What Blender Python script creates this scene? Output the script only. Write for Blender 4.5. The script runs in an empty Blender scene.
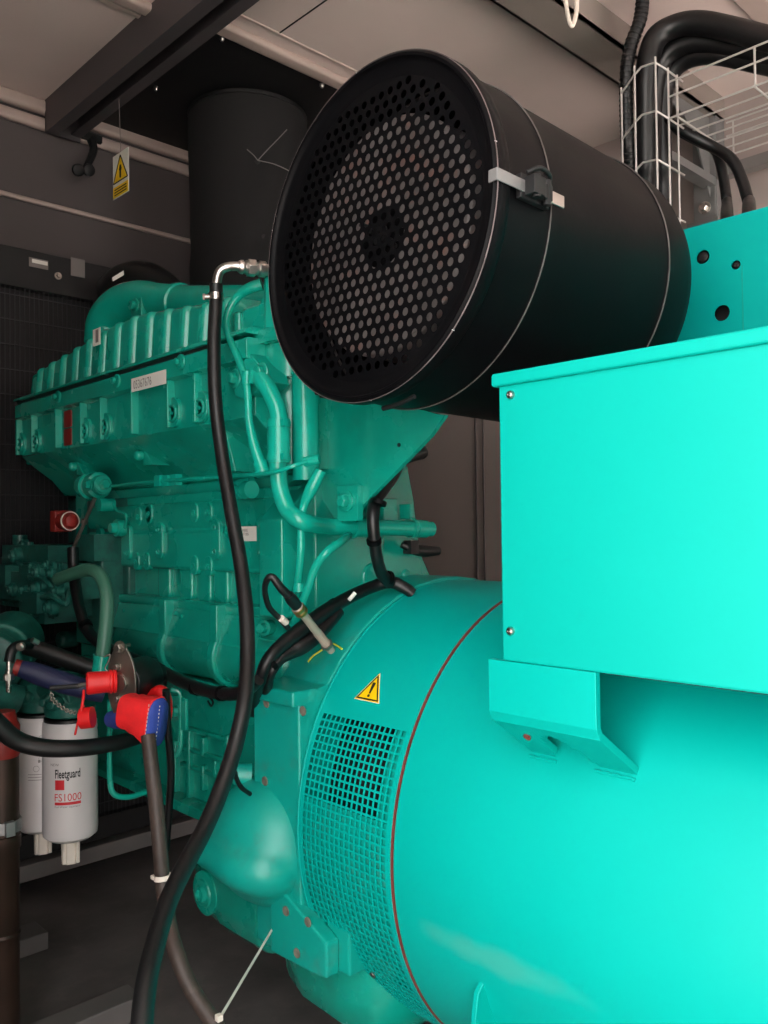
import bpy, bmesh, math, random
from mathutils import Vector, Matrix, geometry
random.seed(7)
V = Vector
PI = math.pi
sc = bpy.context.scene
COL = sc.collection

# ------------------------------------------------------------------ camera model
F, YAW, PITCH, ROLL = 855.18, 0.766188, 0.0198219, -0.0117806
EYE = V((0, 0, 1.1))
FWD = V((math.sin(YAW), math.cos(YAW), 0)); RGT = V((math.cos(YAW), -math.sin(YAW), 0)); UPV = V((0, 0, 1))
cf = FWD * math.cos(PITCH) + UPV * math.sin(PITCH)
cu = -FWD * math.sin(PITCH) + UPV * math.cos(PITCH)
cr = RGT * math.cos(ROLL) + cu * math.sin(ROLL)
cu2 = -RGT * math.sin(ROLL) + cu * math.cos(ROLL)
cu = cu2


def ray(px, py):
    return cr * ((px - 384) / F) - cu * ((py - 512) / F) + cf


def X(px, py, x):            # the point seen at a pixel on the plane x = const
    d = ray(px, py); return EYE + d * (x / d.x)


def Y(px, py, y):
    d = ray(px, py); return EYE + d * (y / d.y)


def Z(px, py, z):
    d = ray(px, py); return EYE + d * ((z - 1.1) / d.z)


def D(px, py, dep):          # the point seen at a pixel at a depth along the view
    return EYE + ray(px, py) * dep


cam = bpy.data.cameras.new('camera'); co = bpy.data.objects.new('camera', cam); COL.objects.link(co)
m = Matrix((cr, cu, -cf)).transposed().to_4x4(); m.translation = EYE
co.matrix_world = m
cam.sensor_fit = 'VERTICAL'; cam.sensor_height = 36; cam.sensor_width = 27
cam.lens = F / 1024 * 36; cam.clip_start = 0.02
sc.camera = co

# ------------------------------------------------------------------ materials
def srgb(*c):
    return tuple(((v / 255) / 12.92 if v / 255 <= .04045 else ((v / 255 + .055) / 1.055) ** 2.4) for v in c) + (1,)


def mat(name, col, rough=.5, metal=0., var=.12, scale=9., bump=.0, bscale=120., dust=None, dustamt=.0, coat=0., spec=.5):
    mt = bpy.data.materials.new(name); mt.use_nodes = True
    n = mt.node_tree.nodes; l = mt.node_tree.links
    b = n['Principled BSDF']
    b.inputs['Roughness'].default_value = rough; b.inputs['Metallic'].default_value = metal
    b.inputs['Coat Weight'].default_value = coat; b.inputs['Coat Roughness'].default_value = .15
    b.inputs['Specular IOR Level'].default_value = spec
    tc = n.new('ShaderNodeTexCoord')
    nz = n.new('ShaderNodeTexNoise'); nz.inputs['Scale'].default_value = scale; nz.inputs['Detail'].default_value = 5
    l.new(tc.outputs['Object'], nz.inputs['Vector'])
    cr_ = n.new('ShaderNodeValToRGB')
    c = col
    cr_.color_ramp.elements[0].position = .3; cr_.color_ramp.elements[1].position = .7
    cr_.color_ramp.elements[0].color = tuple(v * (1 - var) for v in c[:3]) + (1,)
    cr_.color_ramp.elements[1].color = tuple(min(1, v * (1 + var)) for v in c[:3]) + (1,)
    l.new(nz.outputs['Fac'], cr_.inputs['Fac'])
    out = cr_.outputs['Color']
    if dust:
        n2 = n.new('ShaderNodeTexNoise'); n2.inputs['Scale'].default_value = scale * 2.7; n2.inputs['Detail'].default_value = 8
        n2.inputs['Roughness'].default_value = .7
        l.new(tc.outputs['Object'], n2.inputs['Vector'])
        r2 = n.new('ShaderNodeValToRGB'); r2.color_ramp.elements[0].position = .52; r2.color_ramp.elements[1].position = .75
        r2.color_ramp.elements[0].color = (0, 0, 0, 1); r2.color_ramp.elements[1].color = (dustamt,) * 3 + (1,)
        l.new(n2.outputs['Fac'], r2.inputs['Fac'])
        mx = n.new('ShaderNodeMix'); mx.data_type = 'RGBA'
        l.new(r2.outputs['Color'], mx.inputs['Factor']); l.new(out, mx.inputs[6]); mx.inputs[7].default_value = dust
        out = mx.outputs[2]
    l.new(out, b.inputs['Base Color'])
    rr = n.new('ShaderNodeMapRange'); rr.inputs['To Min'].default_value = max(.03, rough - .08); rr.inputs['To Max'].default_value = min(1, rough + .1)
    l.new(nz.outputs['Fac'], rr.inputs['Value']); l.new(rr.outputs['Result'], b.inputs['Roughness'])
    if bump:
        nb = n.new('ShaderNodeTexNoise'); nb.inputs['Scale'].default_value = bscale; nb.inputs['Detail'].default_value = 3
        l.new(tc.outputs['Object'], nb.inputs['Vector'])
        bp = n.new('ShaderNodeBump'); bp.inputs['Strength'].default_value = bump; bp.inputs['Distance'].default_value = .002
        l.new(nb.outputs['Fac'], bp.inputs['Height']); l.new(bp.outputs['Normal'], b.inputs['Normal'])
    return mt


GRN = mat('engine_paint', srgb(10, 154, 134), .26, 0, .14, 7, .12, 90, srgb(58, 96, 84), .18, coat=.4)
PUMP = mat('dark_pump_paint', srgb(26, 92, 82), .4, 0, .35, 30, .15, 90, srgb(40, 52, 48), .7)  # darker, greyer and more mottled green than the engine paint
GRN2 = mat('engine_tube_paint', srgb(10, 160, 140), .22, 0, .06, 9, .04, 60, srgb(70, 100, 88), .2)
ALT = mat('alternator_paint', srgb(0, 168, 157), .38, 0, .03, 4, .04, 160, spec=.22)
ALTB = mat('alternator_casting_paint', srgb(8, 156, 142), .36, 0, .07, 8, .10, 110, srgb(95, 100, 84), .3)
BOXP = mat('box_paint', srgb(0, 164, 152), .45, 0, .02, 4, .03, 200, spec=.18)
PANP = mat('panel_paint', srgb(0, 164, 156), .5, 0, .03, 4, .03, 200, spec=.12)
BLK = mat('black_enamel', srgb(9, 9, 11), .42, 0, .12, 5, .06, 140, srgb(20, 20, 20), .3, spec=.09)
BLKR = mat('black_rubber', srgb(15, 14, 15), .42, 0, .2, 14, .15, 160)
BRNR = mat('dusty_rubber', srgb(62, 50, 45), .55, 0, .25, 16, .2, 120, srgb(96, 80, 70), .5)
BLKC = mat('black_cable_sheath', srgb(10, 10, 12), .4, 0, .15, 12, .1, 200)
DUCT = mat('black_lagging_cloth', srgb(19, 18, 19), .82, 0, .25, 7, .5, 40)
DARK = mat('matte_black_steel', srgb(12, 12, 14), .6, 0, .2, 6)
STEEL = mat('bright_steel', srgb(196, 190, 184), .28, 1, .08, 20, .05, 200)
DSTEEL = mat('dull_steel', srgb(150, 142, 134), .45, 1, .15, 25, .1, 200)
BRASS = mat('brass', srgb(190, 150, 90), .35, 1, .1, 20)
GALV = mat('galvanised_steel', srgb(140, 140, 140), .45, .6, .12, 14)
GRYP = mat('grey_painted_steel', srgb(118, 113, 111), .5, .1, .12, 8)
WIRE = mat('zinc_wire', srgb(205, 200, 196), .35, .5, .05, 20)
RED = mat('red_plastic', srgb(214, 26, 28), .4, 0, .1, 20, .05)
DRED = mat('dark_red_paint', srgb(128, 26, 20), .5, 0, .2, 20)
BLU = mat('blue_cloth', srgb(44, 66, 150), .7, 0, .15, 40, .3, 300)
DBLU = mat('dark_blue_rubber', srgb(18, 26, 66), .6, 0, .2, 14)
WHT = mat('white_enamel', srgb(206, 200, 200), .35, 0, .03, 6)
STK = mat('sticker_white', srgb(225, 222, 215), .5, 0, .03, 10)
INK = mat('black_ink', srgb(26, 24, 24), .5, 0, .05)
INKG = mat('grey_ink', srgb(120, 112, 110), .5, 0, .05)
INKR = mat('red_ink', srgb(200, 34, 44), .5, 0, .05)
YEL = mat('sign_yellow', srgb(250, 206, 10), .4, 0, .02)
YMRK = mat('yellow_marker', srgb(205, 205, 60), .6, 0, .1)
SEAL = mat('red_brown_sealant', srgb(118, 54, 48), .6, 0, .25, 30)
NYL = mat('white_nylon', srgb(220, 208, 196), .45, 0, .06, 30)
CORE = mat('filter_media_reflection_tint', srgb(118, 112, 110), .35, 0, .4, 7, .1, 60, srgb(176, 112, 92), .8)  # pinkish overlay is a reddish reflection painted into the colour, not dust
COPP = mat('bronze_pipe', srgb(58, 42, 34), .45, .5, .3, 12)
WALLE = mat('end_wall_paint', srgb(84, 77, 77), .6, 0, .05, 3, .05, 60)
WALLP = mat('wall_panel_paint', srgb(162, 148, 143), .6, 0, .05, 3, .05, 60)
CEIL = mat('ceiling_panel_paint', srgb(214, 196, 190), .5, 0, .05, 3, .05, 60)
FLR = mat('oiled_floor_plate', srgb(106, 100, 98), .5, .0, .35, 5, .3, 50, srgb(136, 126, 122), .45)
CONC = mat('concrete_apron', srgb(222, 214, 208), .9, 0, .1, 3, .2, 40)
BEAM = mat('dark_beam_paint', srgb(72, 68, 70), .38, .1, .12, 6)
BEAM2 = mat('grey_beam_paint', srgb(128, 118, 112), .45, .0, .10, 6)
TRIM = mat('trim_paint', srgb(186, 168, 160), .38, .1, .06, 6)

# ------------------------------------------------------------------ mesh helpers
def nb():
    return bmesh.new()


SPLIT = {'housing_rib', 'boss_pad', 'hose_sleeve', 'pipe_clip', 'underside_lug', 'wall_pilaster', 'ledge_fitting', 'rail_bolt', 'plate_bolt', 'bolt_hole', 'drain_boss', 'housing_boss', 'screw',
         'tape_band', 'flange_bolt', 'backing_ring', 'weld_bead', 'paint_mark', 'seam_edge', 'lacing_button', 'bolt', 'rod', 'drain_pipe', 'pipe_flange', 'flange_stud', 'knob', 'maker_plate', 'chain', 'cover_clip', 'shaft_fitting'}


def clusters(bm, eps=.0015):
    bm.verts.ensure_lookup_table(); seen = set(); isl = []
    for v in bm.verts:
        if v.index in seen: continue
        st = [v]; seen.add(v.index); cur = []
        while st:
            w = st.pop(); cur.append(w)
            for e in w.link_edges:
                o = e.other_vert(w)
                if o.index not in seen: seen.add(o.index); st.append(o)
        lo = [min(w.co[k] for w in cur) - eps for k in range(3)]; hi = [max(w.co[k] for w in cur) + eps for k in range(3)]
        isl.append([set(w.index for w in cur), lo, hi])
    ch = True
    while ch:
        ch = False
        for i in range(len(isl)):
            for j in range(i + 1, len(isl)):
                if all(isl[i][1][k] <= isl[j][2][k] and isl[j][1][k] <= isl[i][2][k] for k in range(3)):
                    isl[i] = [isl[i][0] | isl[j][0], [min(isl[i][1][k], isl[j][1][k]) for k in range(3)], [max(isl[i][2][k], isl[j][2][k]) for k in range(3)]]
                    del isl[j]; ch = True; break
            if ch: break
    return [c[0] for c in isl]


def put(name, bm, mt, parent=None, smooth=35, bevel=0., seg=2, sol=0., whole=False):
    if name in SPLIT and parent is not None and not whole:
        bm.verts.index_update(); cl = clusters(bm)
        if len(cl) > 1:
            o = None
            for ids in cl:
                c = bm.copy(); c.verts.ensure_lookup_table()
                bmesh.ops.delete(c, geom=[v for v in c.verts if v.index not in ids], context='VERTS')
                o = put(name, c, mt, parent, smooth, bevel, seg, sol, True)
            bm.free(); return o
    bmesh.ops.remove_doubles(bm, verts=bm.verts, dist=1e-6)
    bmesh.ops.recalc_face_normals(bm, faces=bm.faces)
    me = bpy.data.meshes.new(name); bm.to_mesh(me); bm.free()
    for p in me.polygons:
        p.use_smooth = smooth > 0
    if smooth > 0:
        me.set_sharp_from_angle(angle=math.radians(smooth))
    mts = mt if isinstance(mt, (list, tuple)) else [mt]
    for q in mts:
        me.materials.append(q)
    o = bpy.data.objects.new(name, me); COL.objects.link(o)
    if sol:
        s = o.modifiers.new('thickness', 'SOLIDIFY'); s.thickness = sol; s.offset = 0
        s = o.modifiers.new('crisp', 'EDGE_SPLIT'); s.split_angle = math.radians(35)
    if bevel:
        b = o.modifiers.new('bevel', 'BEVEL'); b.width = bevel; b.segments = seg; b.limit_method = 'ANGLE'; b.angle_limit = math.radians(40)
    if parent:
        attach(o, parent)
    return o


def attach(o, parent):
    o.parent = parent
    p = parent; t = V((0, 0, 0))
    off = p.location.copy()
    while p.parent:
        p = p.parent; off = off + p.location if False else off
    if parent.type == 'EMPTY':
        o.matrix_parent_inverse = Matrix.Translation(-parent.location)


def tag(o, label, cat, group=None, kind=None):
    if label: o['label'] = label
    if cat: o['category'] = cat
    if group: o['group'] = group
    if kind: o['kind'] = kind
    return o


def thing(name, loc, label, cat, group=None):
    o = bpy.data.objects.new(name, None); COL.objects.link(o); o.location = loc; o.empty_display_size = .05
    return tag(o, label, cat, group)


def struct(name, bm, mt, label=None, **k):
    o = put(name, bm, mt, **k); o['kind'] = 'structure'
    if label: o['label'] = label
    return o


def box(bm, a, b):
    (x0, y0, z0), (x1, y1, z1) = a, b
    x0, x1 = sorted((x0, x1)); y0, y1 = sorted((y0, y1)); z0, z1 = sorted((z0, z1))
    v = [bm.verts.new(p) for p in ((x0, y0, z0), (x1, y0, z0), (x1, y1, z0), (x0, y1, z0), (x0, y0, z1), (x1, y0, z1), (x1, y1, z1), (x0, y1, z1))]
    for f in ((0, 3, 2, 1), (4, 5, 6, 7), (0, 1, 5, 4), (1, 2, 6, 5), (2, 3, 7, 6), (3, 0, 4, 7)):
        bm.faces.new([v[i] for i in f])


def frame(ax):
    ax = V(ax).normalized()
    t = V((0, 0, 1)) if abs(ax.z) < .9 else V((1, 0, 0))
    e1 = ax.cross(t).normalized(); e2 = ax.cross(e1).normalized()
    return ax, e1, e2


def lathe(bm, prof, o, ax, seg=32, closed=False, caps=(True, True)):
    """prof: list of (distance along axis, radius)"""
    ax, e1, e2 = frame(ax); o = V(o)
    rings = []
    for t, r in prof:
        if r < 1e-5:
            rings.append([bm.verts.new(o + ax * t)])
        else:
            rings.append([bm.verts.new(o + ax * t + (e1 * math.cos(2 * PI * i / seg) + e2 * math.sin(2 * PI * i / seg)) * r) for i in range(seg)])
    n = len(rings)
    for k in range(n if closed else n - 1):
        A, B = rings[k], rings[(k + 1) % n]
        for i in range(seg):
            j = (i + 1) % seg
            if len(A) == 1 and len(B) == 1: continue
            if len(A) == 1: bm.faces.new((A[0], B[i], B[j]))
            elif len(B) == 1: bm.faces.new((A[i], B[0], A[j]))
            else: bm.faces.new((A[i], B[i], B[j], A[j]))
    if not closed:
        for R, c in ((rings[0], caps[0]), (rings[-1], caps[1])):
            if len(R) > 2 and c: bm.faces.new(R)


def cyl(bm, p0, p1, r, r2=None, seg=20):
    p0, p1 = V(p0), V(p1)
    lathe(bm, [(0, r), ((p1 - p0).length, r if r2 is None else r2)], p0, p1 - p0, seg)


def spline(pts, n=8):
    pts = [V(p) for p in pts]
    if len(pts) < 3: return pts
    P = [pts[0] * 2 - pts[1]] + pts + [pts[-1] * 2 - pts[-2]]
    out = []
    for i in range(1, len(P) - 2):
        a, b, c, d = P[i - 1:i + 3]
        # centripetal-ish: plain catmull rom
        for k in range(n):
            t = k / n
            out.append(.5 * ((2 * b) + (c - a) * t + (2 * a - 5 * b + 4 * c - d) * t * t + (3 * b - a - 3 * c + d) * t ** 3))
    out.append(pts[-1])
    return out


def tube(bm, pts, r, seg=12, n=8, rs=None, smooth=True):
    """swept round tube; r a number or rs one radius per control point"""
    if rs:
        rr = spline([V((q, 0, 0)) for q in rs], n) if smooth else [V((q, 0, 0)) for q in rs]
        rr = [max(1e-4, q.x) for q in rr]
    path = spline(pts, n) if smooth else [V(p) for p in pts]
    if not rs: rr = [r] * len(path)
    if len(rr) != len(path): rr = [rs[0]] * len(path)
    tan = []
    for i in range(len(path)):
        a = path[max(0, i - 1)]; b = path[min(len(path) - 1, i + 1)]
        tan.append((b - a).normalized())
    _, e1, e2 = frame(tan[0])
    rings = []
    for i, p in enumerate(path):
        t = tan[i]
        e1 = (e1 - t * e1.dot(t)).normalized(); e2 = t.cross(e1)
        rings.append([bm.verts.new(p + (e1 * math.cos(2 * PI * k / seg) + e2 * math.sin(2 * PI * k / seg)) * rr[i]) for k in range(seg)])
    for A, B in zip(rings, rings[1:]):
        for k in range(seg):
            j = (k + 1) % seg
            bm.faces.new((A[k], B[k], B[j], A[j]))
    bm.faces.new(rings[0]); bm.faces.new(rings[-1])
    return path


def prism(bm, poly, fn, d0, d1):
    """poly of 2d points extruded between two depths: fn(u, v, d) -> point"""
    a = [bm.verts.new(fn(u, v, d0)) for u, v in poly]; b = [bm.verts.new(fn(u, v, d1)) for u, v in poly]
    bm.faces.new(a); bm.faces.new(b)
    for i in range(len(poly)):
        j = (i + 1) % len(poly)
        bm.faces.new((a[i], a[j], b[j], b[i]))


def fx(u, v, d): return V((d, u, v))      # poly in (y, z), extruded along x
def fy(u, v, d): return V((u, d, v))      # poly in (x, z), extruded along y
def fz(u, v, d): return V((u, v, d))


def stadium(cy, cz, w, h, n=8):
    """upright rounded slot outline"""
    r = w / 2; out = []
    for i in range(n + 1):
        a = PI * i / n; out.append((cy + r * math.cos(a), cz + h / 2 - r + r * math.sin(a)))
    for i in range(n + 1):
        a = PI + PI * i / n; out.append((cy + r * math.cos(a), cz - h / 2 + r + r * math.sin(a)))
    return out


def disc(cy, cz, r, n=16):
    return [(cy + r * math.cos(2 * PI * i / n), cz + r * math.sin(2 * PI * i / n)) for i in range(n)]


def hexbolt(bm, p, ax, s=.012, washer=True):
    ax = V(ax).normalized(); p = V(p)
    if washer: lathe(bm, [(0, s * .95), (s * .22, s * .95)], p, ax, 16)
    lathe(bm, [(s * .2, s * .62), (s * .72, s * .62), (s * .85, s * .5)], p, ax, 6)


def rrect(x0, x1, y0, y1, r, n=5):
    out = []
    for cx, cy, a0 in ((x1 - r, y1 - r, 0), (x0 + r, y1 - r, PI / 2), (x0 + r, y0 + r, PI), (x1 - r, y0 + r, 1.5 * PI)):
        for i in range(n + 1):
            a = a0 + PI / 2 * i / n; out.append((cx + r * math.cos(a), cy + r * math.sin(a)))
    return out


def sheet_with_holes(outer, holes):
    """flat 2d sheet with holes -> (verts, faces)"""
    vs, es = [], []
    for loop in [outer] + holes:
        k = len(vs); vs += [V(p) for p in loop]
        es += [(k + i, k + (i + 1) % len(loop)) for i in range(len(loop))]
    ov, oe, of, *_ = geometry.delaunay_2d_cdt(vs, es, [], 2, 1e-7)
    if holes:
        cs = [(sum(p[0] for p in h) / len(h), sum(p[1] for p in h) / len(h)) for h in holes]
        rad = [max(math.hypot(p[0] - c[0], p[1] - c[1]) for p in h) for h, c in zip(holes, cs)]
        keep = []
        for f in of:
            q = [ov[i] for i in f]; c = sum(q, V((0, 0))) / len(q)
            inside = False
            for h, cc, r in zip(holes, cs, rad):
                if (c.x - cc[0]) ** 2 + (c.y - cc[1]) ** 2 < r * r:
                    s = False; j = len(h) - 1
                    for i in range(len(h)):
                        (xi, yi), (xj, yj) = h[i], h[j]
                        if (yi > c.y) != (yj > c.y) and c.x < (xj - xi) * (c.y - yi) / (yj - yi) + xi: s = not s
                        j = i
                    if s: inside = True; break
            if not inside: keep.append(f)
        of = keep
    return ov, of


def text(name, s, size, fn, mt, parent, sx=1., width=0., bold=0.):
    """lettering mapped through fn(u, v) -> point"""
    c = bpy.data.curves.new(name, 'FONT'); c.body = s; c.size = size; c.align_x = 'LEFT'; c.resolution_u = 3; c.offset = bold
    t = bpy.data.objects.new(name, c); COL.objects.link(t)
    dg = bpy.context.evaluated_depsgraph_get(); dg.update()
    me = bpy.data.meshes.new_from_object(t.evaluated_get(dg)); bpy.data.objects.remove(t)
    if width:
        x0 = min(v.co.x for v in me.vertices); x1 = max(v.co.x for v in me.vertices); sx = width / (x1 - x0)
        for v in me.vertices: v.co.x -= x0
    for v in me.vertices: v.co = fn(v.co.x * sx, v.co.y)
    me.materials.clear(); me.materials.append(mt); me.name = name
    o = bpy.data.objects.new(name, me); COL.objects.link(o)
    attach(o, parent)
    return o

# ------------------------------------------------------------------ the setting
HC = 2.55                                   # ceiling height
b = nb(); box(b, (-.15, -1.3, -.05), (2.9, 2.95, 0)); struct('floor', b, FLR, 'dark oily steel floor plate under the engine', smooth=0)
b = nb(); box(b, (-.2, -1.3, HC), (2.9, 2.95, HC + .05)); struct('ceiling', b, CEIL, 'brownish painted panel ceiling', smooth=0)
b = nb(); box(b, (-.2, 2.85, 0), (2.9, 2.95, HC)); struct('wall_end', b, WALLE, 'panelled end wall above the radiator', smooth=0)
b = nb(); box(b, (2.84, -1.3, 0), (2.95, 2.95, HC))
struct('wall_far', b, WALLP, 'grey panelled wall behind the generator', smooth=0)
b = nb(); box(b, (-.2, -1.3, 0), (.95, -1.22, HC)); box(b, (.95, -1.3, 2.48), (2.9, -1.22, HC)); box(b, (2.78, -1.3, 0), (2.9, -1.22, 2.48)); struct('wall_rear', b, WALLP, 'end wall with an added opening that lights the ceiling', smooth=0)  # opening added in the unseen rear wall to brighten the ceiling
b = nb()                                    # near wall with its wide service door opening
box(b, (-.2, .66, 0), (-.12, 2.95, HC)); box(b, (-.2, -1.3, 0), (-.12, -1.1, HC)); box(b, (-.2, -1.1, 2.4), (-.12, .66, HC))
struct('wall_near', b, WALLP, 'wall with the open service doorway', smooth=0)
b = nb(); box(b, (-9, -9, -.15), (-.2, 9, -.1)); box(b, (-.2, -9, -.15), (9, -1.3, -.1)); struct('ground', b, CONC, 'concrete apron outside the doorway', smooth=0)

# seams of the far wall panels
b = nb()
for px in (476.5, 484):
    p = X(px, 500, 2.838); box(b, (2.834, p.y - .003, 0), (2.842, p.y + .003, HC))
p = X(560, 200, 2.838); box(b, (2.834, p.y - .003, 0), (2.842, p.y + .003, HC))
struct('trim_1', b, WALLE, 'upright seams of the grey far wall', smooth=0)
# end wall mouldings (run across the end wall)
b = nb()
for z0, z1, d in ((2.505, 2.55, .035), (2.452, 2.492, .03)):
    prism(b, rrect(-d, .0, z0, z1, .012), lambda u, v, d_: V((d_, 2.85 + u, v)), -.12, 2.84)
struct('trim_2', b, TRIM, 'double moulding where the end wall meets the ceiling')
b = nb(); prism(b, rrect(-.018, 0, 2.198, 2.214, .006), lambda u, v, d_: V((d_, 2.85 + u, v)), -.12, 2.84)
struct('trim_3', b, TRIM, 'thin horizontal lip across the end wall below the ceiling')
# black exhaust panel in the ceiling with its mouldings
b = nb(); box(b, (1.283, 2.075, 2.538), (2.84, 2.82, 2.55)); struct('trim_4', b, DARK, 'black steel plate in the ceiling around the exhaust stack', smooth=0)
b = nb()
prism(b, rrect(2.03, 2.08, 2.528, 2.553, .010), fx, 1.283, 2.84); prism(b, rrect(1.975, 1.985, 2.546, 2.553, .003), fx, 1.283, 2.84)
prism(b, rrect(2.10, 2.145, 2.53, 2.553, .010), fx, -.12, 1.167); prism(b, rrect(2.16, 2.18, 2.54, 2.553, .004), fx, -.12, 1.167)
struct('trim_5', b, TRIM, 'rounded ceiling moulding beside the black plate')
p = Z(290, 35, 2.549)
b = nb()
box(b, (1.50, -.5, 2.5475), (1.503, 1.975, 2.551)); box(b, (.55, -.5, 2.5475), (.553, 2.1, 2.551)); box(b, (-.1, .4, 2.5475), (2.84, .403, 2.551))
struct('trim_6', b, DARK, 'fine joints between the ceiling panels', smooth=0)
# open channel running lengthwise under the ceiling, and the cross channel on the right
b = nb()
box(b, (1.16, -1.22, 2.44), (1.168, 2.82, 2.55)); box(b, (1.272, -1.22, 2.455), (1.28, 2.82, 2.55)); box(b, (1.168, -1.22, 2.53), (1.272, 2.82, 2.55))
box(b, (1.168, -1.22, 2.44), (1.20, 2.82, 2.446)); box(b, (1.245, -1.22, 2.455), (1.272, 2.82, 2.461)); box(b, (1.16, 2.812, 2.44), (1.28, 2.82, 2.55))
struct('ceiling_beam', b, BEAM, 'dark steel channel running along the ceiling to the end wall', smooth=0)
b = nb()
box(b, (1.28, 1.26, 2.47), (2.84, 1.268, 2.55)); box(b, (1.28, 1.372, 2.47), (2.84, 1.38, 2.55)); box(b, (1.28, 1.26, 2.47), (2.84, 1.38, 2.478))
struct('ceiling_beam', b, BEAM2, 'grey channel crossing the ceiling above the cable basket', smooth=0)
b = nb(); box(b, (1.28, .93, 2.535), (2.84, .995, 2.553)); struct('trim_7', b, TRIM, 'pale ceiling strip above the cables', smooth=0, bevel=.004)
# cross bars on the floor
b = nb(); box(b, (.55, 2.27, 0), (.935, 2.36, .045)); struct('trim_8', b, GRYP, 'grey floor bar end beside the brown upright pipe', smooth=0, bevel=.003)
b = nb(); box(b, (.45, 1.80, 0), (.955, 1.87, .05)); struct('trim_9', b, GRYP, 'pale grey floor bar end beside the hanging hoses', smooth=0, bevel=.003)
b = nb(); box(b, (.6, 2.575, .07), (2.3, 2.63, .118)); box(b, (.62, 2.60, 0), (.68, 2.63, .07)); box(b, (2.2, 2.60, 0), (2.26, 2.63, .07))
struct('trim_10', b, GRYP, 'grey cross bar behind the white fuel filters', smooth=0, bevel=.003)

# ------------------------------------------------------------------ alternator
AX, AZ, AR = 1.356, .57, .418
alt = thing('alternator', (AX, .6, .12), 'big round turquoise alternator drum with square-hole vent grille and warning triangle', 'alternator')


def drum(th, y, r=AR):       # point on the drum: th degrees above the near horizontal
    a = math.radians(th); return V((AX - r * math.cos(a), y, AZ + r * math.sin(a)))


b = nb()
lathe(b, [(0, .30), (0, AR - .003), (.002, AR), (1.45, AR), (1.46, AR - .01), (1.46, .2)], (AX, .9648, AZ), (0, -1, 0), 128)
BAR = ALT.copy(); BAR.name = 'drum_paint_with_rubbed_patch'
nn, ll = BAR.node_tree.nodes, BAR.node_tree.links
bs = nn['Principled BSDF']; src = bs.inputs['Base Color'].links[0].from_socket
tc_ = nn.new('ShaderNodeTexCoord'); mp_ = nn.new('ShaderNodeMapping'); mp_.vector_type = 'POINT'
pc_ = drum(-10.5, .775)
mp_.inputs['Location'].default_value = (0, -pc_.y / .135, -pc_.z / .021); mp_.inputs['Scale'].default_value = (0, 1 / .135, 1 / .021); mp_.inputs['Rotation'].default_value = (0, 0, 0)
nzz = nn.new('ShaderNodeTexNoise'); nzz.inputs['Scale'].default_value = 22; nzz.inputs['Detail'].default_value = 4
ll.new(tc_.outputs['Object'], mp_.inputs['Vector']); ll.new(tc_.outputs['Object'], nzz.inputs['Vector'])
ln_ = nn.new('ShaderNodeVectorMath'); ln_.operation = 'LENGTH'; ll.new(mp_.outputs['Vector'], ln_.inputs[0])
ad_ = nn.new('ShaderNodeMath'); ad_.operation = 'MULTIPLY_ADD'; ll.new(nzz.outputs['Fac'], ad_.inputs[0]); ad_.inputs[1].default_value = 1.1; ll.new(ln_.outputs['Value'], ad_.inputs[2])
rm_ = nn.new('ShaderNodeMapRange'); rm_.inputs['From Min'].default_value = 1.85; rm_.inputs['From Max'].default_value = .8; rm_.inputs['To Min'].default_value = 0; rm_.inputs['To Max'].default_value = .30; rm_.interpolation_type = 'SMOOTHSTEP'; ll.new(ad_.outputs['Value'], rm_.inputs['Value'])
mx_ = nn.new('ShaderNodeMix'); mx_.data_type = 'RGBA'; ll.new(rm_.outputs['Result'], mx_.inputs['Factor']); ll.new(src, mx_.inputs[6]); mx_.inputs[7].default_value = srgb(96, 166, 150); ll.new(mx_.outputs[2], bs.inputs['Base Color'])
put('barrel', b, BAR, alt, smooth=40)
# fan cover: sheet cylinder from y .966 to 1.20, with a window of square holes on the near side
b = nb()
T0, T1, NR = -46.0, 28.9, 42
ys = [.9675]; HOLEY = []
Y0, Y1, NCOL = .9775, 1.1885, 17
pit = (Y1 - Y0) / NCOL
for k in range(NCOL):
    ys += [Y0 + k * pit + .0017, Y0 + (k + 1) * pit - .0017]; HOLEY.append((len(ys) - 2))
ys += [1.2005]
pt = (T1 - T0) / NR
ths = [T0]; HOLET = []
for k in range(NR):
    ths += [T0 + k * pt + .24, T0 + (k + 1) * pt - .24]; HOLET.append(len(ths) - 2)
ths += [T1]
step = 3.0; t = T1 + step
full = list(ths)
while t < T0 + 360 - .5: full.append(t); t += step
RS = AR + .0025
grid = [[b.verts.new(drum(a, yy, RS)) for yy in ys] for a in full]
hs, hy = set(HOLET), set(HOLEY)
for i in range(len(full)):
    j = (i + 1) % len(full)
    for k in range(len(ys) - 1):
        if i in hs and k in hy: continue
        b.faces.new((grid[i][k], grid[i][k + 1], grid[j][k + 1], grid[j][k]))
put('fan_cover', b, ALT, alt, smooth=30, sol=.0013)
b = nb()   # rolled rims of the fan cover
lathe(b, [(0, AR - .006), (0, AR + .003), (.0015, AR + .0042), (.005, AR + .0042), (.006, AR + .003), (.006, AR - .006)], (AX, 1.2035, AZ), (0, -1, 0), 128, closed=True)
put('cover_rim', b, ALT, alt, smooth=40)
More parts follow.
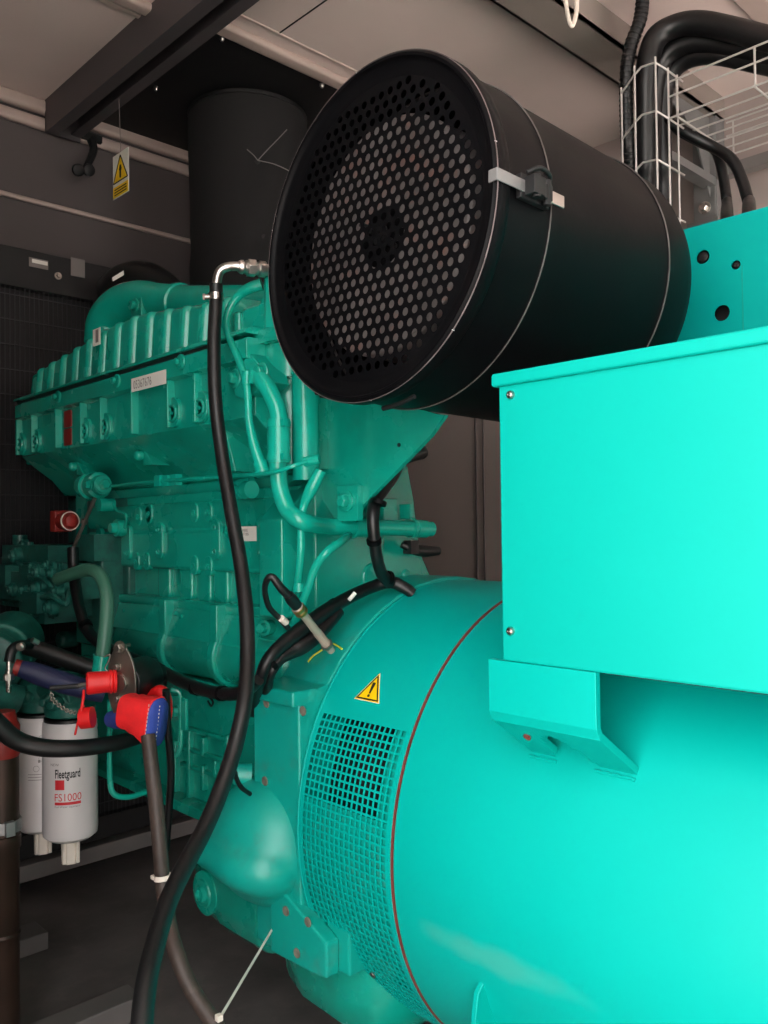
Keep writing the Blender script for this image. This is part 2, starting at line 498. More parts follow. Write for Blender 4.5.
# what the grille lets one see: green backing ring and dark windings
b = nb()
for (a0, a1, ya, yb, r) in ((-25.5, 8.6, .97, 1.198, AR - .0035), (-60, -25.5, .97, 1.0, AR - .006), (8.6, 60, .97, 1.007, AR - .006), (-60, -38, 1.0, 1.198, AR - .012)):
    n = 10
    g = [[b.verts.new(drum(a0 + (a1 - a0) * i / n, yy, r)) for yy in (ya, yb)] for i in range(n + 1)]
    for i in range(n): b.faces.new((g[i][0], g[i][1], g[i + 1][1], g[i + 1][0]))
put('backing_ring', b, ALTB, alt, smooth=40, sol=.003)
b = nb()
lathe(b, [(0, .1), (0, .36), (.08, .375), (.1, .33), (.13, .33), (.15, .36), (.2, .36), (.2, .1)], (AX, 1.19, AZ), (0, -1, 0), 48)
put('winding', b, DARK, alt)
# red sealing line
b = nb(); lathe(b, [(0, AR - .004), (0, AR + .0024), (.0021, AR + .0024), (.0021, AR - .004)], (AX, .9675, AZ), (0, -1, 0), 128, closed=True)
put('seal_bead', b, SEAL, alt)
# warning triangle
R2 = AR + .0045


def dec(cth, cy, r):
    return lambda u, v, d=0: drum(cth + math.degrees(v / AR), cy - u, r + d)


f0 = dec(36.0, 1.092, R2)
b = nb()


def tri(s, off=0):
    return [(-s * .5, -s * .29 + off), (s * .5, -s * .29 + off), (0, s * .575 + off)]


prism(b, tri(.064), lambda u, v, d: f0(u, v, d), 0, .0006); lab = put('warning_label', b, STK, alt, smooth=0); lab['label'] = 'yellow warning triangle sticker with black exclamation mark'
b = nb(); prism(b, tri(.061), lambda u, v, d: f0(u, v, d), .0006, .0009); put('yellow_field', b, YEL, lab, smooth=0)
b = nb()
o3, i3 = tri(.056), tri(.047)
for k in range(3):
    j = (k + 1) % 3
    prism(b, [o3[k], o3[j], i3[j], i3[k]], lambda u, v, d: f0(u, v, d), .0009, .0013)
put('black_border', b, INK, lab, smooth=0)
b = nb()
prism(b, [(-.0016, -.004), (.0016, -.004), (.0036, .014), (.003, .0165), (-.003, .0165), (-.0036, .014)], lambda u, v, d: f0(u, v, d), .0009, .0014)
prism(b, disc(0, -.0085, .0026), lambda u, v, d: f0(u, v, d), .0009, .0014)
put('exclamation_mark', b, INK, lab, smooth=0)
# lifting bracket welded to the drum under the junction box
b = nb()
th_ = .010
outer = [(.902, .9232), (.902, .854), (.908, .841), (.985, .790), (1.003, .776)]
ya, yb = .738, .572
inn = [(x + th_, z) for x, z in outer[:2]] + [(.916, .849), (.99, .80), (1.006, .787)]
# top leg, then two feet either side of the notch, notch rounded
def strip(y0, y1, po, pi_):
    for k in range(len(po) - 1):
        A = [po[k], po[k + 1], pi_[k + 1], pi_[k]]
        prism(b, A, lambda u, v, d: V((u, d, v)), y0, y1)
strip(ya, yb, outer[:3], inn[:3])
NOTCH = (.662, .032)
def slant(t): # along the slanted leg
    a, c = V((.908, .841)), V((1.003, .776)); return a + (c - a) * t
N = 24
for k in range(N):
    y0 = ya + (yb - ya) * k / N; y1 = ya + (yb - ya) * (k + 1) / N
    yc = (y0 + y1) / 2
    e = 1 - ((yc - NOTCH[0]) / NOTCH[1]) ** 2
    tmax = 1.0 if e <= 0 else 1 - .80 * math.sqrt(e)
    p0, p1 = slant(0), slant(tmax)
    nrm = V((.60, .80)) * th_
    prism(b, [(p0.x, p0.y), (p1.x, p1.y), (p1.x + nrm.x, p1.y + nrm.y), (p0.x + nrm.x, p0.y + nrm.y)], lambda u, v, d: V((u, d, v)), y0, y1)
put('lifting_bracket', b, ALT, alt, smooth=35, bevel=.002)
b = nb()
p = V((.9405, X(529, 738, .944).y, .8178)); lathe(b, [(0, .0055), (.0018, .0055), (.0018, 0)], p, (-.8, 0, -.6), 16)
pl = put('primer_patch', b, SEAL, alt); pl['label'] = 'small spot of red primer beside the bracket notch'
b = nb()   # weld beads
tube(b, [drum(29.4, .738 - i * .0065, AR + .001) + V((0, 0, .001 * math.sin(i * 2.2))) for i in range(8)], .0022, 6, 2)
tube(b, [drum(29.4, .632 - i * .0066, AR + .001) + V((0, 0, .001 * math.sin(i * 2.7))) for i in range(10)], .0022, 6, 2)
put('weld_bead', b, ALT, alt)
b = nb()   # upright gusset of the mounting foot at the bottom of the drum
prism(b, [(.962, .452), (.945, .435), (.938, .40), (.935, .05), (1.10, .05), (1.10, .2), (.985, .38)], fy, .80, .809)
prism(b, [(.90, .05), (1.20, .05), (1.20, .03), (.90, .03)], fy, .35, .95)
box(b, (.93, .40, .03), (1.16, .412, .36))
put('mounting_foot', b, ALT, alt, smooth=0, bevel=.0015)
b = nb()
for px, py in ((398, 815), (381, 966), (379, 984), (455, 747)):
    pass
for a, yy in ((-33.5, 1.085),):
    lathe(b, [(0, .006), (.0025, .006), (.0035, .004), (.0035, 0)], drum(a, yy, AR + .003), drum(a, yy, 1) - drum(a, yy, 0), 12)
put('screw', b, DSTEEL, alt)

# ------------------------------------------------------------------ junction box
jb = thing('junction_box', (1.3, .3, .935), 'large square-edged turquoise terminal box bolted on top of the alternator drum', 'terminal box')
b = nb(); box(b, (.902, -.25, .9235), (1.70, .714, 1.29)); put('enclosure', b, BOXP, jb, smooth=0, bevel=.003)
b = nb(); box(b, (.895, -.255, 1.2875), (1.705, .722, 1.3055)); put('lid', b, BOXP, jb, smooth=0, bevel=.004, seg=3)
for px, py in ((511, 395), (511, 631)):
    b = nb(); p = X(px, py, .902)
    lathe(b, [(0, .0062), (.0015, .0062), (.004, .0048), (.005, .002), (.0042, 0)], p, (-1, 0, 0), 16)
    put('screw', b, STEEL, jb)
b = nb(); box(b, (.916, -.24, .9205), (1.69, .57, .9235)); put('gasket', b, DARK, jb, smooth=0)

# ------------------------------------------------------------------ control panel behind the box
cp = thing('control_panel', (1.8, .3, 1.30), 'taller flat turquoise breaker panel with three round holes behind the terminal box', 'panel')
b = nb()
ZPAN = zt = X(686, 229, 1.705).z
hs_ = []
for (px, py, r) in ((703, 257, .0145), (736, 265, .0095), (722, 313, .0165)):
    q = X(px, py, 1.705); hs_.append((q.y, q.z, r))
ov, of = sheet_with_holes([(-.3, 1.30), (.95, 1.30), (.95, zt), (-.3, zt)], [disc(y, z, r, 20) for y, z, r in hs_])
vs = [b.verts.new((1.706, p.x, p.y)) for p in ov]
for f in of: b.faces.new([vs[i] for i in f])
put('front_plate', b, PANP, cp, smooth=0, sol=.003)
b = nb()
box(b, (1.708, .945, 1.30), (1.95, .95, zt)); box(b, (1.708, -.3, zt - .004), (1.95, .95, zt)); box(b, (1.945, -.3, 1.30), (1.95, .945, zt - .004)); box(b, (1.708, -.3, 1.30), (1.95, -.295, zt))
put('casing', b, PANP, cp, smooth=0)
b = nb(); box(b, (1.74, -.28, 1.31), (1.76, .9, zt - .02)); put('inner_plate', b, DARK, cp, smooth=0)
b = nb(); y = X(742, 275, 1.704).y; box(b, (1.7035, y - .001, 1.30), (1.7047, y + .001, 1.62)); put('seam', b, ALTB, cp, smooth=0)
for y, z, r in hs_[:2]:
    b = nb(); lathe(b, [(0, r * .72), (.004, r * .72), (.006, r * .45), (.006, 0)], (1.709, y, z), (-1, 0, 0), 12); put('bolt', b, DARK, cp)

# ------------------------------------------------------------------ air cleaner
XF = .90
ang, tl = -.034, -.036
N_ = V((math.cos(ang) * math.cos(tl), math.sin(ang) * math.cos(tl), math.sin(tl)))
C0 = V((1, 1.0735, .514)) * XF + V((0, 0, 1.1)); RA = .297 * XF
_, A1, A2 = frame(N_)       # A1 ~ horizontal, A2 ~ vertical


def acp(u, v, d=0):          # in the face: u along +y, v up, d along the axis (into the drum)
    e1 = V((0, 0, 1)).cross(N_).normalized(); e2 = N_.cross(e1).normalized()
    return C0 + e1 * u + e2 * v + N_ * d


ac = thing('air_cleaner', (1.2, .96, 1.30), 'big black drum air cleaner with perforated round end cover, on the green bracket', 'air filter')
b = nb()
s1, s2, e_ = .131 * XF, .499 * XF, .624 * XF
lathe(b, [(.02, RA * .90), (.02, RA * .975), (s1 - .001, RA * .978), (s1, RA * .985), (s1 + .004, RA * .985), (s1 + .005, RA * .965), (s2, RA * .955), (s2 + .001, RA * .966), (s2 + .004, RA * .966), (s2 + .005, RA * .95),
          (e_ - .04, RA * .945), (e_ - .012, RA * .91), (e_, RA * .84), (e_ + .004, RA * .6), (e_ + .004, 0)], C0, N_, 96, caps=(False, True))
put('housing', b, BLK, ac, smooth=28)
b = nb()
for t in (s1 - .0005, s2 + .0005):
    lathe(b, [(t, RA * .96), (t, RA * .988 if t < .2 else RA * .968), (t + .0012, RA * .988 if t < .2 else RA * .968), (t + .0012, RA * .96)], C0, N_, 96, closed=True)
sm = put('seam_edge', b, mat('worn_edge', srgb(112, 106, 104), .4, .5, .3, 30), ac); sm['label'] = 'bright worn edge of the drum seam'
# perforated cover
b = nb()
RP = RA * .875
pp = .0203; holes = []
for j in range(-16, 17):
    for i in range(-16, 17):
        u = (i + (.5 if j % 2 else 0)) * pp; v = j * pp * .866
        if math.hypot(u, v) < RP - .0068: holes.append([(u + .0064 * math.cos(2 * PI * k / 12), v + .0064 * math.sin(2 * PI * k / 12)) for k in range(12)])
ov, of = sheet_with_holes([(RP * math.cos(2 * PI * k / 96), RP * math.sin(2 * PI * k / 96)) for k in range(96)], holes)
vs = [b.verts.new(acp(p.x, p.y, .008)) for p in ov]
for f in of: b.faces.new([vs[i] for i in f])
put('perforated_cover', b, BLK, ac, smooth=0, sol=.001)
b = nb()
lathe(b, [(.0075, RP - .001), (.005, RP + .006), (.004, RA * .94), (.001, RA * .955), (-.004, RA * .963), (-.005, RA * .978), (-.002, RA * .992), (.003, RA), (.022, RA), (.026, RA * .99), (.026, RA * .93), (.010, RP - .001)], C0, N_, 128, closed=True)
put('cover_rim', b, BLK, ac, smooth=40)
b = nb()
rnd = random.Random(3)
for k in range(12):
    a = rnd.uniform(0, 2 * PI); r = RA * rnd.choice((.996, .975))
    c = acp(r * math.cos(a), r * math.sin(a), -.0015)
    lathe(b, [(-.001, 0), (-.0008, rnd.uniform(.0004, .0011)), (.003, rnd.uniform(.0004, .0011)), (.003, 0)], c, N_, 7)
ch = put('chipped_paint', b, WHT, ac); ch['kind'] = 'stuff'; ch['label'] = 'pale chips in the black paint of the rim'
b = nb(); lathe(b, [(-.0008, RA * .9935), (-.0022, RA * .9965), (-.0008, RA * .9995), (.0004, RA * .9965)], C0, N_, 128, closed=True)
we = put('worn_rim_edge', b, mat('worn_paint_edge', srgb(120, 108, 108), .4, .3, .5, 24), ac); we['label'] = 'pale worn outer edge of the cover rim'
# element inside
b = nb()
lathe(b, [(.034, .05), (.034, .165), (.031, .172), (.031, .184), (.036, .188), (.45, .188), (.45, .05)], C0 + V((0, 0, 0)), N_, 64)
el = put('filter_element', b, CORE, ac)
b = nb(); lathe(b, [(.024, 0), (.024, .016), (.034, .018)], C0, N_, 6)
for a in (.6, .6 + PI):
    c = acp(.022 * math.cos(a), .022 * math.sin(a), .03); d = acp(.05 * math.cos(a), .05 * math.sin(a), .022); cyl(b, c, d, .007, .004, 10)
cyl(b, acp(0, 0, .05), acp(0, 0, .02), .006)
put('wing_nut', b, DARK, el)
b = nb(); lathe(b, [(.0325, .0), (.0325, .046), (.035, .05)], C0, N_, 40); put('centre_plate', b, BLK, el)
# over-centre latch at the right of the rim
q = X(498, 176, C0.x)
d0 = ray(498, 176); tt = (C0 - EYE).dot(N_) / d0.dot(N_); q = EYE + d0 * tt; rad = (q - C0); rad = (rad - N_ * rad.dot(N_)).normalized(); tng = N_.cross(rad)


def lp(r, t, d): return C0 + rad * (RA + r) + tng * t + N_ * d


def lbox(bm, r0, r1, t0, t1, d0, d1):
    v = [bm.verts.new(lp(r, t, d)) for r in (r0, r1) for t in (t0, t1) for d in (d0, d1)]
    for f in ((0, 1, 3, 2), (4, 6, 7, 5), (0, 4, 5, 1), (2, 3, 7, 6), (0, 2, 6, 4), (1, 5, 7, 3)): bm.faces.new([v[i] for i in f])


b = nb(); lbox(b, -.012, .0035, -.0085, .0085, -.008, -.006); lbox(b, .0012, .0035, -.0085, .0085, -.007, .062)
latch = put('latch_strap', b, GALV, ac, smooth=0, bevel=.0008); latch['label'] = 'bright steel strap of the latch'
b = nb(); lbox(b, .002, .020, -.013, .013, .05, .075); lbox(b, .004, .014, -.011, .011, .075, .098); lbox(b, -.006, .003, -.017, .017, .042, .104)
cyl(b, lp(.014, -.016, .062), lp(.014, .016, .062), .006); cyl(b, lp(.009, -.018, .09), lp(.009, .018, .09), .006)
tube(b, [lp(.006, -.018, .05), lp(.016, -.026, .066), lp(.014, -.024, .09), lp(.004, -.018, .10)], .0035, 8)
put('latch_body', b, DARK, ac, bevel=.001)
b = nb(); lbox(b, .006, .0085, -.008, .010, .094, .132)
tb = put('latch_tab', b, STEEL, ac, smooth=0, bevel=.001)
# clamp clip at the bottom left of the rim
b = nb()
for k in range(2):
    a = math.radians(-118 + k * 3); p0 = acp((RA + .001) * math.cos(a) * -1, (RA + .001) * math.sin(a), .002); p1 = acp((RA + .001) * math.cos(a) * -1, (RA + .001) * math.sin(a), .02)
    cyl(b, p0, p1, .003, None, 8)
tube(b, [acp((RA + .006) * math.cos(math.radians(a)), (RA + .006) * math.sin(math.radians(a)), .035) for a in range(-106, -86, 5)], .004, 8, 3)
put('cover_clip', b, DARK, ac)
# saddle bracket under the drum
br = thing('air_cleaner_bracket', (1.1, 1.2, 1.10), 'triangular green plate bracket holding up the black air cleaner', 'bracket')
b = nb()
P_ = [X(445, 415, 1.10), X(430, 436, 1.10), X(363, 505, 1.10), X(350, 520, 1.10), X(335, 520, 1.10), X(322, 498, 1.10), X(314, 455, 1.10), X(311, 420, 1.10)]
cc = C0 + N_ * .2
arc = [(cc.y + (RA * .975) * math.cos(math.radians(t)), cc.z + (RA * .975) * math.sin(math.radians(t))) for t in (-22, -35, -50, -65, -80, -95)]
arc = [q for q in arc if P_[0].y + .004 < q[0] < P_[-1].y - .004]
prism(b, [(p.y, p.z) for p in P_] + arc + [(P_[0].y, cc.z - RA * .972)], fx, 1.10, 1.11)
put('web_plate', b, GRN, br, smooth=0, bevel=.0015)
b = nb(); p = X(399, 445, 1.10); lathe(b, [(0, .004), (.001, .004), (.001, 0)], p, (-1, 0, 0), 12); put('hole', b, DARK, br)
b = nb(); p = X(352, 503, 1.098); prism(b, rrect(p.y - .03, p.y + .03, p.z - .035, p.z + .034, .004), fx, 1.085, 1.1); put('foot_plate', b, GRN, br, smooth=0, bevel=.001)
b = nb(); hexbolt(b, p + V((-.013, 0, .004)), (-1, 0, 0), .022); put('bolt', b, GRN, br, smooth=30, bevel=.0008)

# ------------------------------------------------------------------ engine
eng = thing('diesel_engine', (1.36, 1.9, .2), 'long green diesel engine with ribbed top cover, coolant pipes and oil sump', 'engine')
EX = .95                                     # near face of the charge-air housing
GZ = 1.1 + .379                              # gasket height


def yx(px, x=EX, py=400): return X(px, py, x).y


# ribbed cover: pillowed upright ribs, rounded over at the top
YL, YR = yx(18), yx(214)
tops = [(yx(18), .452), (yx(25), .458), (yx(45), .470), (yx(62), .482), (yx(78), .494), (yx(95), .503), (yx(122), .506), (yx(150), .494), (yx(192), .474), (yx(214), .470)]


def topz(y):
    for (a, za), (c, zc) in zip(tops, tops[1:]):
        if c <= y <= a: return 1.1 + .014 + za + (zc - za) * (a - y) / (a - c)
    return 1.1 + .014 + tops[0][1]


b = nb(); rows = []
NRIB, SUB = 13, 24
pitch = (YL - YR) / NRIB
for k in range(NRIB * SUB + 1):
    y = YL - pitch * k / SUB
    ph = (k % SUB) / SUB
    bump = .012 * math.sin(PI * (ph - .66) / .34) ** .7 if .66 < ph < 1 else (.0 if ph < .08 else .005 * min(1, (ph - .08) / .1))
    zt = topz(y) + bump * .1
    x0 = EX + .034 - bump
    prof = [(x0 - .002, GZ), (x0, GZ + .012), (x0 + .006, zt - .03)]
    for i in range(7):
        a = PI / 2 * i / 6
        prof.append((x0 + .007 + .018 * (1 - math.cos(a)), zt - .018 + .018 * math.sin(a)))
    prof += [(EX + .22, zt + .004), (EX + .34, zt - .05), (EX + .34, GZ)]
    rows.append([b.verts.new((px_, y, pz)) for px_, pz in prof])
for A, B in zip(rows, rows[1:]):
    for i in range(len(A) - 1): b.faces.new((A[i], A[i + 1], B[i + 1], B[i]))
b.faces.new(rows[0]); b.faces.new(rows[-1])
put('ribbed_cover', b, GRN, eng, smooth=50)
# right end of the cover beyond the hose: rounded pillar block
b = nb()
yA, yB = yx(248, .99), yx(214, .99)
prism(b, rrect(.985, 1.28, 1.30, yB, .03), fz, GZ, 1.1 + .445)
for px in (227, 240):
    y = yx(px, .985); cyl(b, (.985, y, GZ), (.985, y, 1.1 + .44), .012)
cyl(b, (1.03, 1.425, GZ), (1.03, 1.425, 1.1 + .42), .04, None, 24)
put('cover_end', b, GRN, eng, bevel=.004)
# crossover pipe along the top with its rounded far elbow
b = nb()
pts = [D(*q) for q in ((106, 345, 2.50), (109, 324, 2.50), (121, 308, 2.47), (140, 301, 2.42), (160, 302, 2.36), (185, 304, 2.28), (215, 305, 2.18), (265, 306, 2.02), (300, 306, 1.92))]
tube(b, pts, .06, 24, 6, rs=[.062, .064, .062, .058, .052, .050, .050, .050, .050])
for a_, c_ in ((4, 5),): lathe(b, [(-.012, .050), (-.008, .055), (.008, .055), (.012, .050)], pts[a_].lerp(pts[c_], .8), pts[c_] - pts[a_], 24)
put('crossover_pipe', b, GRN2, eng)
b = nb(); p = D(136, 306, 2.345); box(b, p + V((.0, -.028, -.05)), p + V((.05, .028, .02))); hexbolt(b, p, (-1, 0, 0), .022)
put('pipe_lug', b, GRN, eng, bevel=.004)
# dark rubber elbow behind the far end of the crossover pipe
rb = thing('rubber_elbow', (1.30, 2.5, 1.5), 'black rubber elbow with a pale tag over the far end of the engine', 'hose')
b = nb()
tube(b, [D(172, 306, 2.55), D(160, 292, 2.57), D(143, 283, 2.60), D(126, 286, 2.65), D(117, 294, 2.70)], .066, 24, 6)
put('elbow_body', b, BLKR, rb)
b = nb(); p = D(117.5, 275.5, 2.60)
e = FWD
v = [D(112.2, 277.5, 2.50), D(123.5, 270.5, 2.50), D(123.8, 274.8, 2.50), D(112.6, 281.2, 2.50)]
A = [b.verts.new(q) for q in v]; B_ = [b.verts.new(q + e * .003) for q in v]
b.faces.new(A); b.faces.new(B_)
for i in range(4): b.faces.new((A[i], A[(i + 1) % 4], B_[(i + 1) % 4], B_[i]))
t_ = put('pale_tag', b, STK, rb, smooth=0)
b = nb(); c = D(120, 290, 2.56); lathe(b, [(0, .012), (.012, .012), (.016, .006), (.016, 0)], c, -FWD, 12); put('clamp_screw', b, STEEL, rb)

# charge-air housing: flange, wall with ribs and bosses, underside
b = nb()
YR2 = yx(250)
prism(b, [(EX + .35, GZ - .007), (EX - .003, GZ - .007), (EX - .007, GZ - .011), (EX - .007, GZ - .048), (EX + .012, GZ - .052), (EX + .012, 1.1 + .222), (EX + .03, 1.1 + .205), (EX + .10, 1.1 + .155), (1.09, 1.1 + .110), (1.3, 1.1 + .10), (1.3, GZ - .007)], fy, YL + .005, YR2)
prism(b, [(EX + .35, GZ + .014), (EX + .006, GZ + .014), (EX - .010, GZ + .008), (EX - .012, GZ), (EX + .35, GZ)], fy, YL + .005, YR2)
# heavier flange at the near end, rounded in plan
prism(b, rrect(EX + .02, 1.30, yx(276), YR2 + .05, .045), fz, GZ - .018, GZ + .008)
prism(b, rrect(EX + .035, 1.29, yx(272), YR2 + .04, .05), fz, GZ - .085, GZ - .018)
prism(b, rrect(EX + .045, 1.29, yx(266), YR2 + .04, .06), fz, 1.1 + .12, GZ - .085)
put('charge_air_housing', b, GRN, eng, bevel=.0035, seg=2)
b = nb(); box(b, (EX - .003, YL, GZ - .008), (EX + .3, YR, GZ)); put('cover_gasket', b, DARK, eng, smooth=0)
b = nb()
zb_ = 1.1 + .226
for px in (17, 32, 56, 81, 101, 132, 168, 195):
    y = yx(px)
    prism(b, [(EX + .016, y - .009), (EX - .004, y - .004), (EX - .004, y + .004), (EX + .016, y + .009)], fz, zb_, GZ - .05)
    if px not in (56, 132):
        yy = y - .012
        prism(b, stadium(yy, zb_ + .032, .05, .066), fx, EX + .014, EX + .004)
        lathe(b, [(0, .021), (.005, .019), (.005, .014), (-.004, .012), (-.004, .0)], (EX + .004, yy, zb_ + .030), (-1, 0, 0), 20)
        hexbolt(b, (EX + .006, yy, zb_ + .030), (-1, 0, 0), .009, False)
for px, py in ((59, 397), (118, 381), (182, 362)):
    p = X(px, py, EX - .007); lathe(b, [(0, .017), (.006, .016), (.006, 0)], p, (-1, 0, 0), 16); hexbolt(b, p + V((-.006, 0, 0)), (-1, 0, 0), .013, False)
put('housing_rib', b, GRN, eng, bevel=.002)
b = nb()
p = X(200, 375, EX); # brace wedge under the near end
prism(b, [(yx(197), 1.1 + .25), (yx(208), 1.1 + .25), (yx(222), 1.1 + .12), (yx(213), 1.1 + .12)], fx, EX + .03, 1.05)
for px, py, s in ((148, 455, .024), (192, 437, .016), (103, 452, .014), (80, 466, .024), (35, 462, .015)):
    p = X(px, py, 1.0); p.x = 1.0
    prism(b, [(p.y + s, p.z + s * .8), (p.y - s * .9, p.z - s), (p.y + s, p.z - s)], fx, 1.0, 1.06); lathe(b, [(0, s * .5), (.014, s * .5), (.018, s * .3), (.018, 0)], p + V((0, s * 1.2, 0)), (-1, 0, 0), 12)
put('underside_lug', b, GRN, eng, bevel=.002)
# stickers on the housing
b = nb()
A = X(131.5, 378.5, EX - .0075); B_ = X(166, 367, EX - .0075); zl = (X(132, 387, EX).z)
prism(b, [(A.y, A.z - .001), (B_.y, A.z - .001), (B_.y, A.z - .032), (A.y, A.z - .032)], fx, EX - .0072, EX - .0080)
sk = put('serial_sticker', b, STK, eng, smooth=0); sk['label'] = 'white sticker with a printed number'
w = A.y - B_.y
text('printed_number', '05367676', .027, lambda u, v: V((EX - .0085, A.y - .010 - u, A.z - .026 + v)), INKG, sk, sx=.78)
b = nb(); p = X(97.5, 337, EX + .017); prism(b, [(p.y + .022, p.z + .021), (p.y - .018, p.z + .021), (p.y - .018, p.z - .021), (p.y + .022, p.z - .021)], fx, EX + .0165, EX + .0150)
sk = put('small_sticker', b, STK, eng, smooth=0); sk['label'] = 'small white square sticker on the ribs'
b = nb(); prism(b, [(p.y + .006, p.z + .018), (p.y - .009, p.z + .018), (p.y - .009, p.z - .014), (p.y + .006, p.z - .014)], fx, EX + .0150, EX + .0145); put('printed_square', b, INKG, sk, smooth=0)
b = nb(); p = X(68, 419, EX + .011); q = X(68, 437, EX + .011)
for c in (p, q): prism(b, rrect(c.y - .022, c.y + .022, c.z - .022, c.z + .022, .004), fx, EX + .0125, EX + .009)
sk = put('maker_plate', b, DRED, eng, smooth=0); sk['label'] = 'two small dark red plates set in the housing'

# cylinder block
BX = 1.08
bz = lambda px, py, x=BX: X(px, py, x)
b = nb()
YF, YN = 2.42, 1.32
box(b, (BX, YN, .78), (1.27, YF, 1.215))
box(b, (BX + .02, YN, .60), (1.6, YF, .80))
LX = 1.055
zt, zb = X(200, 502, LX).z, X(220, 571.5, LX).z
yl, yr = X(88, 560, LX).y, X(297, 560, LX).y
prism(b, [(LX + .03, zt + .012), (LX + .004, zt), (LX, zt - .008), (LX, zt - .05), (LX + .008, zt - .062), (LX, zt - .072), (LX, zb + .004), (LX + .006, zb), (LX + .03, zb - .004)], fy, yl, yr)
box(b, (LX + .006, yl, X(200, 492, LX).z), (BX + .03, yr, zt)) # ledge above
for z in (zt + .05, zt + .085): box(b, (BX - .012, yl, z), (BX, yr, z + .012))
for py in (648,): pass
z1 = X(230, 604, 1.06).z; z2 = X(230, 613, 1.06).z
prism(b, [(1.09, z1 + .004), (1.05, z1), (1.048, z1 - .006), (1.05, z2), (1.09, z2 - .03)], fy, YN + .06, YF - .1)
put('cylinder_block', b, GRN, eng, bevel=.004)
b = nb()
for px, py0, py1 in ((217.5, 518, 560), (264.5, 515, 561), (161, 522, 559), (129, 524, 560), (101, 528, 559)):
    t0 = X(px, py0, LX); t1 = X(px, py1, LX); w = .036
    prism(b, stadium(t0.y, (t0.z + t1.z) / 2, w, t0.z - t1.z), fx, LX + .004, LX - .008)
    for f in (.22, .8):
        lathe(b, [(0, .0075), (.004, .0075), (.004, .0045), (-.004, .004), (-.004, 0)], (LX - .008, t0.y, t0.z + (t1.z - t0.z) * f), (-1, 0, 0), 14)
for px, py in ((195, 513), (209, 513), (195, 566), (209, 567), (139, 517), (149, 516), (137, 562), (147, 562), (150, 514)):
    t = X(px, py, LX); prism(b, stadium(t.y, t.z + .002, .03, .046), fx, LX + .01, LX - .004); lathe(b, [(0, .008), (.004, .007), (.001, .004), (.001, 0)], (LX - .004, t.y, t.z), (-1, 0, 0), 12)
put('boss_pad', b, GRN, eng, bevel=.0025)
b = nb()   # upright pilasters on the plain wall below the ledge
zq0, zq1 = X(200, 573, BX).z, X(200, 603, BX).z
for px in (128, 168, 190, 208, 225, 276, 105):
    y = X(px, 588, BX).y; w_ = .028 if px not in (276,) else .02
    prism(b, rrect(y - w_, y + w_, zq1, zq0 + .02, .02), fx, BX + .01, BX - .013)
put('wall_pilaster', b, GRN, eng, bevel=.006, seg=3)
b = nb()   # small studs, clips and bosses along the lower ledge
for px, py in ((176, 615), (218, 622), (202, 626), (124, 612), (116, 603), (160, 612), (182, 618)):
    t = X(px, py, 1.045); lathe(b, [(0, .010), (.012, .010), (.012, .006), (.026, .005), (.026, 0)], t + V((.02, 0, 0)), (-1, 0, .2), 10); box(b, t + V((0, -.018, -.003)), t + V((.012, .018, .003)))
t = X(270, 627, 1.04); lathe(b, [(0, .016), (.02, .016), (.02, .01), (.034, .009), (.034, 0)], t, (-1, -.3, 0), 14); tube(b, [t + V((-.02, 0, 0)), t + V((-.02, .01, -.02)), t + V((-.01, -.05, -.025)), t + V((0, -.09, -.02))], .0025, 6)
put('ledge_fitting', b, GRN, eng)
# oil cooler drum lying along the block
b = nb()
cz_ = X(200, 655, 1.03).z; cyy0, cyy1 = YN + .03, X(112, 650, 1.03).y
lathe(b, [(0, 0), (0, .05), (.012, .062), (cyy1 - cyy0 - .02, .062), (cyy1 - cyy0, .05), (cyy1 - cyy0, 0)], (1.085, cyy0, cz_), (0, 1, 0), 40)
prism(b, [(1.05, z2), (1.03, cz_ + .03), (1.2, cz_ - .06), (1.2, z2)], fy, cyy0, cyy1)
for px in (160, 211):
    y = X(px, 650, 1.02).y; lathe(b, [(-.014, .064), (-.012, .071), (.012, .071), (.014, .064)], (1.085, y, cz_), (0, 1, 0), 40)
    box(b, (1.025, y - .014, cz_ + .03), (1.06, y + .014, z2 + .02))
put('oil_cooler', b, GRN, eng, bevel=.003)
b = nb()  # lower rail and crankcase side
zr = X(230, 691, 1.05).z
box(b, (1.055, YN, zr - .012), (1.12, YF - .1, zr + .006)); box(b, (1.095, YN, .42), (1.6, YF, .82)); box(b, (1.05, YN, .44), (1.12, YF - .15, .464))
for px, a, c in ((204, 737, 755), (216, 760, 776), (204, 765, 790), (190, 730, 800), (176, 740, 800), (228, 735, 770)):
    p, q = X(px, a, 1.09), X(px, c, 1.09); box(b, (1.082, p.y - .007, q.z), (1.10, p.y + .007, p.z))
for py in (757, 735, 775):
    p, q = X(182, py, 1.09), X(234, py + 7, 1.09); box(b, (1.084, q.y, q.z - .005), (1.10, p.y, q.z + .005))
put('crankcase', b, GRN, eng, bevel=.003)
b = nb()
for i in range(7):
    t = V((1.052, YN + .08 + i * .13, zr - .003)); hexbolt(b, t, (-1, 0, 0), .014)
put('rail_bolt', b, GRN, eng)
